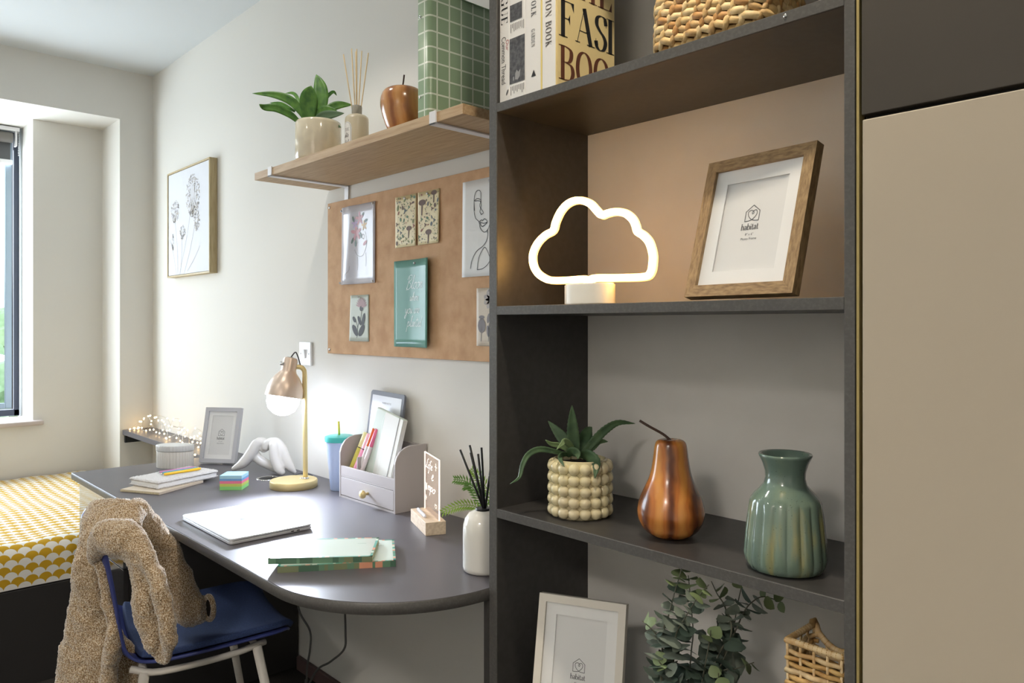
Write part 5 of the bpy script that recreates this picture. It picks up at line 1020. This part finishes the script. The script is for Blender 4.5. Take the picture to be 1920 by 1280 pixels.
marker('fineliner', 'fineliner with orange cap leaning in the organiser', (-2.036, 1.250, zf), (-1.992, 1.285, zf+.150), .0068, (236, 232, 232), (240, 120, 70), 'fineliners in the organiser')
marker('fineliner', 'fineliner with pink cap leaning in the organiser', (-2.020, 1.250, zf), (-1.976, 1.285, zf+.150), .0068, (244, 232, 236), (238, 120, 160), 'fineliners in the organiser')
marker('fineliner', 'fineliner with yellow cap leaning behind the orange one', (-2.046, 1.272, zf), (-2.004, 1.308, zf+.146), .0066, (240, 236, 224), (236, 190, 60), 'fineliners in the organiser')
marker('marker', 'olive green marker at right behind the mint notebook', (-1.868, 1.290, zf), (-1.848, 1.330, zf+.110), .006, (142, 152, 84), (160, 168, 100), None)
# lit acrylic sign
t = thing('acrylic_sign', 'lit clear acrylic sign with white handwriting on a small wooden block', 'sign', (-1.631, 1.2195, D), (0, 0, 0))
# block is set at a slant to the wall
link('block', xform(B(-.0815, .0815, -.027, .027, 0, .034, .001), RZ(math.radians(-22))), M('pale_beech', (224, 204, 180), .5, var=(12, (206, 184, 158), .4, .65, (1, 12, 12))), t)
ac = bpy.data.materials.new('lit_acrylic'); ac.use_nodes = True; n = ac.node_tree.nodes; l = ac.node_tree.links; n.remove(n['Principled BSDF']); a = n.new('ShaderNodeBsdfTransparent'); a.inputs[0].default_value = (.92, .90, .88, 1); g = n.new('ShaderNodeBsdfDiffuse'); g.inputs[0].default_value = lin((222, 196, 176)); x = n.new('ShaderNodeMixShader'); x.inputs[0].default_value = .28; l.new(a.outputs[0], x.inputs[1]); l.new(g.outputs[0], x.inputs[2]); l.new(x.outputs[0], n['Material Output'].inputs[0])
EDG = M('lit_edge', (255, 240, 226), .4, emis=(255, 232, 214), es=1.6)
RM = RZ(math.radians(-22)); pane = link('acrylic_pane', xform(B(-.073, .073, .010, .013, .030, .190), RM), ac, t)
bm = new(); box(bm, -.0744, -.073, .0098, .0132, .034, .190); box(bm, .073, .0744, .0098, .0132, .034, .190); box(bm, -.0744, .0744, .0098, .0132, .190, .1914); link('lit_edge', xform(bm, RM), EDG, pane)
bm = new(); f0 = lambda a, b: RM @ Vector((a*1.55, .0094, b))
cursive(bm, 'Life', -.036, .152, .026, f0, .0017, ws=1.25); cursive(bm, 'e', .000, .126, .034, f0, .0019); cursive(bm, 'Always', -.038, .096, .024, f0, .0017, ws=.92, sh=.1) if 0 else None
serif(bm, 'N', -.038, .090, .019, f0, .7, .09, .08); cursive(bm, 'mpo', -.025, .094, .026, f0, .0019, ws=1.3)
hx = lambda cx_, cz_, r_: ribbon(bm, [(cx_, cz_-r_), (cx_-r_, cz_), (cx_-r_*.5, cz_+r_*.7), (cx_, cz_+.2*r_), (cx_+r_*.5, cz_+r_*.7), (cx_+r_, cz_)], f0, .0013, None, 4, True)
hx(.030, .066, .006); ribbon(bm, [(.030, .158), (.030, .178)], f0, .0016, None, 1); ribbon(bm, [(.023, .168), (.037, .168)], f0, .0016, None, 1); ribbon(bm, [(-.034, .062), (-.034, .076)], f0, .0016, None, 1); ribbon(bm, [(-.039, .07), (-.029, .07)], f0, .0016, None, 1)
link('handwriting', bm, M('lit_writing', (255, 244, 232), .4, emis=(255, 236, 222), es=1.3), pane)
pen('pen', 'white and grey pen lying on the block of the acrylic sign', 'pen', (-1.697, 1.232, D+.0385), (-1.605, 1.192, D+.0385), .0042, (214, 220, 234))
# white bottle diffuser
t = thing('bottle_diffuser', 'white ceramic bottle diffuser with black reeds at right end of the desk', 'diffuser', (-1.262, 1.096, D))
link('bottle', lathe([(0, 0), (.040, 0), (.0445, .004), (.0455, .012), (.0455, .088), (.0445, .102), (.040, .117), (.031, .128), (.020, .133), (.0165, .1335), (.0160, .129), (0, .128)], 56), PORC, t, True, sharp=60)
link('collar', lathe([(0, .131), (.0170, .132), (.0175, .136), (.0160, .138), (0, .138)], 32), BLACK, t, True, sharp=40)
BR = M('black_reed', (20, 20, 20), .6)
for dx, dy, h_ in ((-.048, -.012, .268), (-.029, .008, .275), (-.026, -.014, .262), (-.004, .006, .270), (.020, -.008, .262), (-.010, -.02, .26)):
    u = RV*dx*1.05+FV*dy; u0 = RV*(-dx*.22+.004)
    link('reed', T([(u0.x, u0.y, .10), (u.x, u.y, h_)], .0024, 8), BR, t, True)
# small fern
L = (-1.392, 1.250, D)
t = thing('potted_fern', 'bright green ferny plant in a black pot behind the white bottle', 'plant', L)
link('pot', lathe([(0, 0), (.026, 0), (.032, .062), (.034, .064), (.034, .072), (.031, .073), (.030, .060), (0, .058)], 32), BLACK, t, True, sharp=50)
link('soil', lathe([(0, .064), (.0305, .064), (.0305, .060), (0, .06)], 24), SOIL, t)
FG = [M('fern_lime', (150, 186, 78), .5), M('fern_green', (104, 146, 66), .5)]
fr_ = [[(-.02, 0, .0), (-.05, 0, .03), (-.09, -.01, .035), (-.135, -.015, .018)], [(-.01, 0, 0), (-.03, .0, .05), (-.07, 0, .09), (-.105, .0, .098)], [(0, 0, 0), (-.015, 0, .06), (-.04, 0, .10), (-.062, .0, .125)], [(.01, 0, 0), (.01, .01, .07), (.022, .0, .12), (.045, 0, .15)], [(0, -.01, 0), (.02, -.02, .05), (.05, -.02, .08), (.075, -.02, .08)], [(-.01, .01, 0), (-.04, .02, .04), (-.06, .03, .07), (-.08, .03, .075)]]
for k, pts in enumerate(fr_):
    P = smooth_path([Vector(lc(u+.0, d, v+.062)) for u, d, v in pts], 6); bm = new(); tube(bm, P, .0011, 5)
    for i in range(3, len(P)-1):
        d = (P[i+1]-P[i-1]).normalized(); wd = d.cross(FV).normalized(); s_ = math.sin(PI*min(1, (i/len(P))*.95+.05))*.5+.5
        for sg in (1, -1):
            e_ = (wd*sg+d*.8).normalized()*.021*s_; nrm = wd*sg*0+d*.0026; a_ = bm.verts.new(P[i]); b_2 = bm.verts.new(P[i]+e_*.5+d*.0032); c_ = bm.verts.new(P[i]+e_+FV*(-.003)); d_ = bm.verts.new(P[i]+e_*.5-d*.0032); bm.faces.new((a_, b_2, c_, d_))
    link('frond', bm, FG[k % 2], t)
# ================================================================== fairy lights
t = thing('string_lights', 'tangle of lit warm white string lights along the narrow ledge', 'string lights', (-3.7, 1.27, D))
FP = [Vector((max(min(x, -3.16), -4.19), y, z)) for x, y, z in FAIRY]; rr = random.Random(9)
for k in range(34):
    b0 = rr.choice(FP); FP.append(Vector((min(-3.2, max(-4.19, b0.x+rr.uniform(-.06, .06))), min(1.335, max(1.22, b0.y+rr.uniform(-.05, .05))), max(D+.006, b0.z+rr.uniform(-.02, .015)))))
FP.sort(key=lambda p: p.x)
bm = new(); tube(bm, smooth_path([p-Vector((3.7*-1, 1.27, D)) if 0 else p-Vector((-3.7, 1.27, D)) for p in FP[::2]], 4), .0007, 4); tube(bm, smooth_path([p-Vector((-3.7, 1.27, D)) for p in FP[1::2]], 4), .0007, 4)
link('wire', bm, M('silver_wire', (206, 200, 190), .3, .7), t, True)
me = bpy.data.meshes.new('bulb'); b_ = new(); bmesh.ops.create_icosphere(b_, subdivisions=1, radius=.0042); b_.to_mesh(me); b_.free(); me.materials.append(M('fairy_bulb', (255, 236, 200), .4, emis=(255, 214, 150), es=14))
for p in FP: o = bpy.data.objects.new('bulb', me); C.objects.link(o); o.parent = t; o.location = p-Vector((-3.7, 1.27, D))
link('battery_box', B(-3.135+3.7, -3.075+3.7, -.085, -.035, .0, .028, .003), WHITE, t)
# cables under the desk
CB = M('grey_cable', (92, 92, 90), .5)
t = thing('power_cable', 'grey cable curving down the wall under the desk, left one', 'cable', (-2.2, 1.2, .45), group=None)
link('lead', T(smooth_path([(-.135, .0, .26), (-.130, 0, .02), (-.118, 0, -.11), (-.060, .01, -.17), (-.040, .0, -.22), (-.060, .0, -.29), (-.07, 0, -.40), (-.09, -.02, -.445)], 6), .0034, 8), CB, t, True)
link('strain_relief', T([(-.066, 0, -.33), (-.070, 0, -.40)], .0052, 10), CB, t, True)
t = thing('power_cable', 'grey cable dropping straight then bending left under the desk, right one', 'cable', (-2.2, 1.2, .45))
link('lead', T(smooth_path([(.175, .0, .26), (.176, 0, .0), (.180, 0, -.10), (.172, 0, -.155), (.09, .0, -.22), (-.01, 0, -.29), (-.08, -.03, -.445)], 6), .0034, 8), CB, t, True)
# ================================================================== chair
CHP = (-2.125, .775, 0); CHA = math.radians(-10)
t = thing('desk_chair', 'blue shell chair with navy seat pad and white tubular legs at the desk', 'chair', CHP, (0, 0, CHA))
SHELL = M('blue_shell_plastic', (58, 68, 128), .35); NAVY = M('navy_upholstery', (44, 60, 100), .85, bump=(700, .4, .001), var=(300, (54, 74, 118), .4, .65))
pf = smooth_path([(0, .215, .440), (0, .205, .452), (0, .15, .452), (0, .05, .446), (0, -.08, .442), (0, -.155, .452), (0, -.195, .485), (0, -.212, .54), (0, -.225, .62), (0, -.240, .70), (0, -.252, .76), (0, -.256, .775)], 4)
def shellw(i, n_):
    s = i/(n_-1); w_ = .215-.018*max(0, (s-.45)/.55)
    if s < .18: w_ -= .085*(1-s/.18)**2.2
    if s > .90: w_ -= .060*((s-.9)/.1)**2
    return w_
def shell_surf(off, wk, i0, i1, nx=16):
    bm = new(); g = []; n_ = len(pf)
    for i in range(i0, i1):
        p = pf[i]; tt = (pf[min(i+1, n_-1)]-pf[max(i-1, 0)]).normalized(); nn = Vector((0, tt.z, -tt.y)); nn = Vector((0, -tt.z, tt.y)) if nn.z+nn.y*.0 < 0 else nn
        nn = Vector((0, -tt.z*-1, -tt.y)) # points up for the seat, forward for the back
        w_ = shellw(i, n_)*wk; g.append([bm.verts.new(p+Vector((w_*(2*j/nx-1), 0, 0))+nn*(off+.030*abs(2*j/nx-1)**3*(.4+.6*(i/n_)))) for j in range(nx+1)])
    for a, b in zip(g, g[1:]):
        for j in range(nx): bm.faces.new((a[j], a[j+1], b[j+1], b[j]))
    return bm
o = link('shell', shell_surf(0, 1, 0, len(pf)), SHELL, t, True); solid(o, .0065); md = o.modifiers.new('b', 'BEVEL'); md.width = .002; md.segments = 2
o = link('seat_pad', shell_surf(.013, .935, 2, 21), NAVY, t, True); solid(o, .016); md = o.modifiers.new('b', 'BEVEL'); md.width = .006; md.segments = 3
LEGM = M('off_white_leg', (226, 220, 210), .4)
for sx in (-1, 1):
    link('side_rail', T(smooth_path([(sx*.165, .16, .432), (sx*.19, .06, .428), (sx*.19, -.10, .426), (sx*.165, -.165, .438)], 5), .0085, 10), LEGM, t, True)
    link('leg', T([(sx*.178, .135, .430), (sx*.225, .215, 0)], [.0125, .0095], 14), LEGM, t, True)
    link('leg', T([(sx*.180, -.135, .430), (sx*.225, -.205, 0)], [.0125, .0095], 14), LEGM, t, True)
link('cross_rail', T([(-.178, .135, .428), (.178, .135, .428)], .0085, 10), LEGM, t, True); link('cross_rail', T([(-.18, -.135, .428), (.18, -.135, .428)], .0085, 10), LEGM, t, True)
# ================================================================== coat over the chair
bm = new()
for k, v in COAT.items():
    P = [Vector(p[:3]) for p in v[:]]; P = [Vector((p[0], p[1], p[2])) if len(p) == 3 else Vector(p[:3]) for p in v]
    hw = [p[3] for p in v]; ht = [p[4] for p in v]; PP = smooth_path(P, 6); n0 = len(P)
    fl = []
    for i in range(len(PP)):
        a, f = divmod(i, 6); f /= 6; b = min(a+1, n0-1); a = min(a, n0-1); fl.append(((hw[a]*(1-f)+hw[b]*f)*1.16+.003, ht[a]*(1-f)+ht[b]*f))
    tube(bm, PP, 1, 20, flat=fl, up=tuple(FV))
    for p, (a, b), e in ((PP[0], fl[0], 0), (PP[-1], fl[-1], 1)):
        if k == 'f' and e: continue
        bmesh.ops.create_icosphere(bm, subdivisions=2, radius=1, matrix=TR(*p) @ RZ(math.radians(46.85)) @ Matrix.Diagonal((a, b, min(a, .02), 1)))
# sleeve cuff opening: a ring, its hollow's shade put into a dark disc
cuffc = Vector(COAT['f'][-1][:3]); ax = (Vector(COAT['f'][-1][:3])-Vector(COAT['f'][-2][:3])).normalized()
xform(bm, TR(2.1, -.55, 0))
o = link('coat', bm, None, None, True, (-2.1, .55, 0)); 
ct = bpy.data.materials.new('boucle_wool'); ct.use_nodes = True; n = ct.node_tree.nodes; l = ct.node_tree.links; b = n['Principled BSDF']; b.inputs['Roughness'].default_value = .95; b.inputs['Sheen Weight'].default_value = 1; b.inputs['Sheen Roughness'].default_value = .35
tcx = n.new('ShaderNodeTexCoord'); nz = n.new('ShaderNodeTexNoise'); nz.inputs['Scale'].default_value = 380; nz.inputs['Detail'].default_value = 3; r = n.new('ShaderNodeValToRGB'); e = r.color_ramp.elements; e[0].position = .36; e[0].color = lin((120, 92, 60)); e[1].position = .66; e[1].color = lin((236, 226, 208)); k_ = e.new(.5); k_.color = lin((186, 158, 120))
l.new(tcx.outputs['Object'], nz.inputs[0]); l.new(nz.outputs['Fac'], r.inputs[0]); l.new(r.outputs[0], b.inputs['Base Color']); nb_ = n.new('ShaderNodeTexNoise'); nb_.inputs['Scale'].default_value = 330; l.new(tcx.outputs['Object'], nb_.inputs[0]); bu = n.new('ShaderNodeBump'); bu.inputs['Strength'].default_value = 1; bu.inputs['Distance'].default_value = .004; l.new(nb_.outputs['Fac'], bu.inputs['Height']); l.new(bu.outputs[0], b.inputs['Normal'])
o.data.materials.clear(); o.data.materials.append(ct)
md = o.modifiers.new('remesh', 'REMESH'); md.voxel_size = .0034; md.use_smooth_shade = True; md = o.modifiers.new('smooth', 'SMOOTH'); md.iterations = 5; md.factor = .5
tx = bpy.data.textures.new('fold', 'CLOUDS'); tx.noise_scale = .07; md = o.modifiers.new('fold', 'DISPLACE'); md.texture = tx; md.strength = .022; md.mid_level = .5
tx = bpy.data.textures.new('boucle', 'CLOUDS'); tx.noise_scale = .0045; md = o.modifiers.new('boucle', 'DISPLACE'); md.texture = tx; md.strength = .006; md.mid_level = .5
bm = new(); cen = Vector((0, 0, 0)); rg = [RV*.030*math.cos(a)*.55+FV*(-.012*math.cos(a))+Vector((0, 0, 1))*.030*math.sin(a) for a in [2*PI*i/28 for i in range(28)]]
tube(bm, rg, .0075, 8, closed=True); cf_ = cuffc+ax*.012-Vector((-2.1, .55, 0)); k_ = link('cuff', bm, ct, o, True, tuple(cf_))
bm = new(); bm.faces.new([bm.verts.new(v*.92-ax*.002) for v in rg]); link('sleeve_shade_disc', bm, M('sleeve_inner_shade', (40, 32, 26), .9), o, False, tuple(cf_))  # dark disc stands for the shade inside the hollow sleeve
tag(o, 'brown and cream boucle wool coat draped over the back of the chair', 'coat')
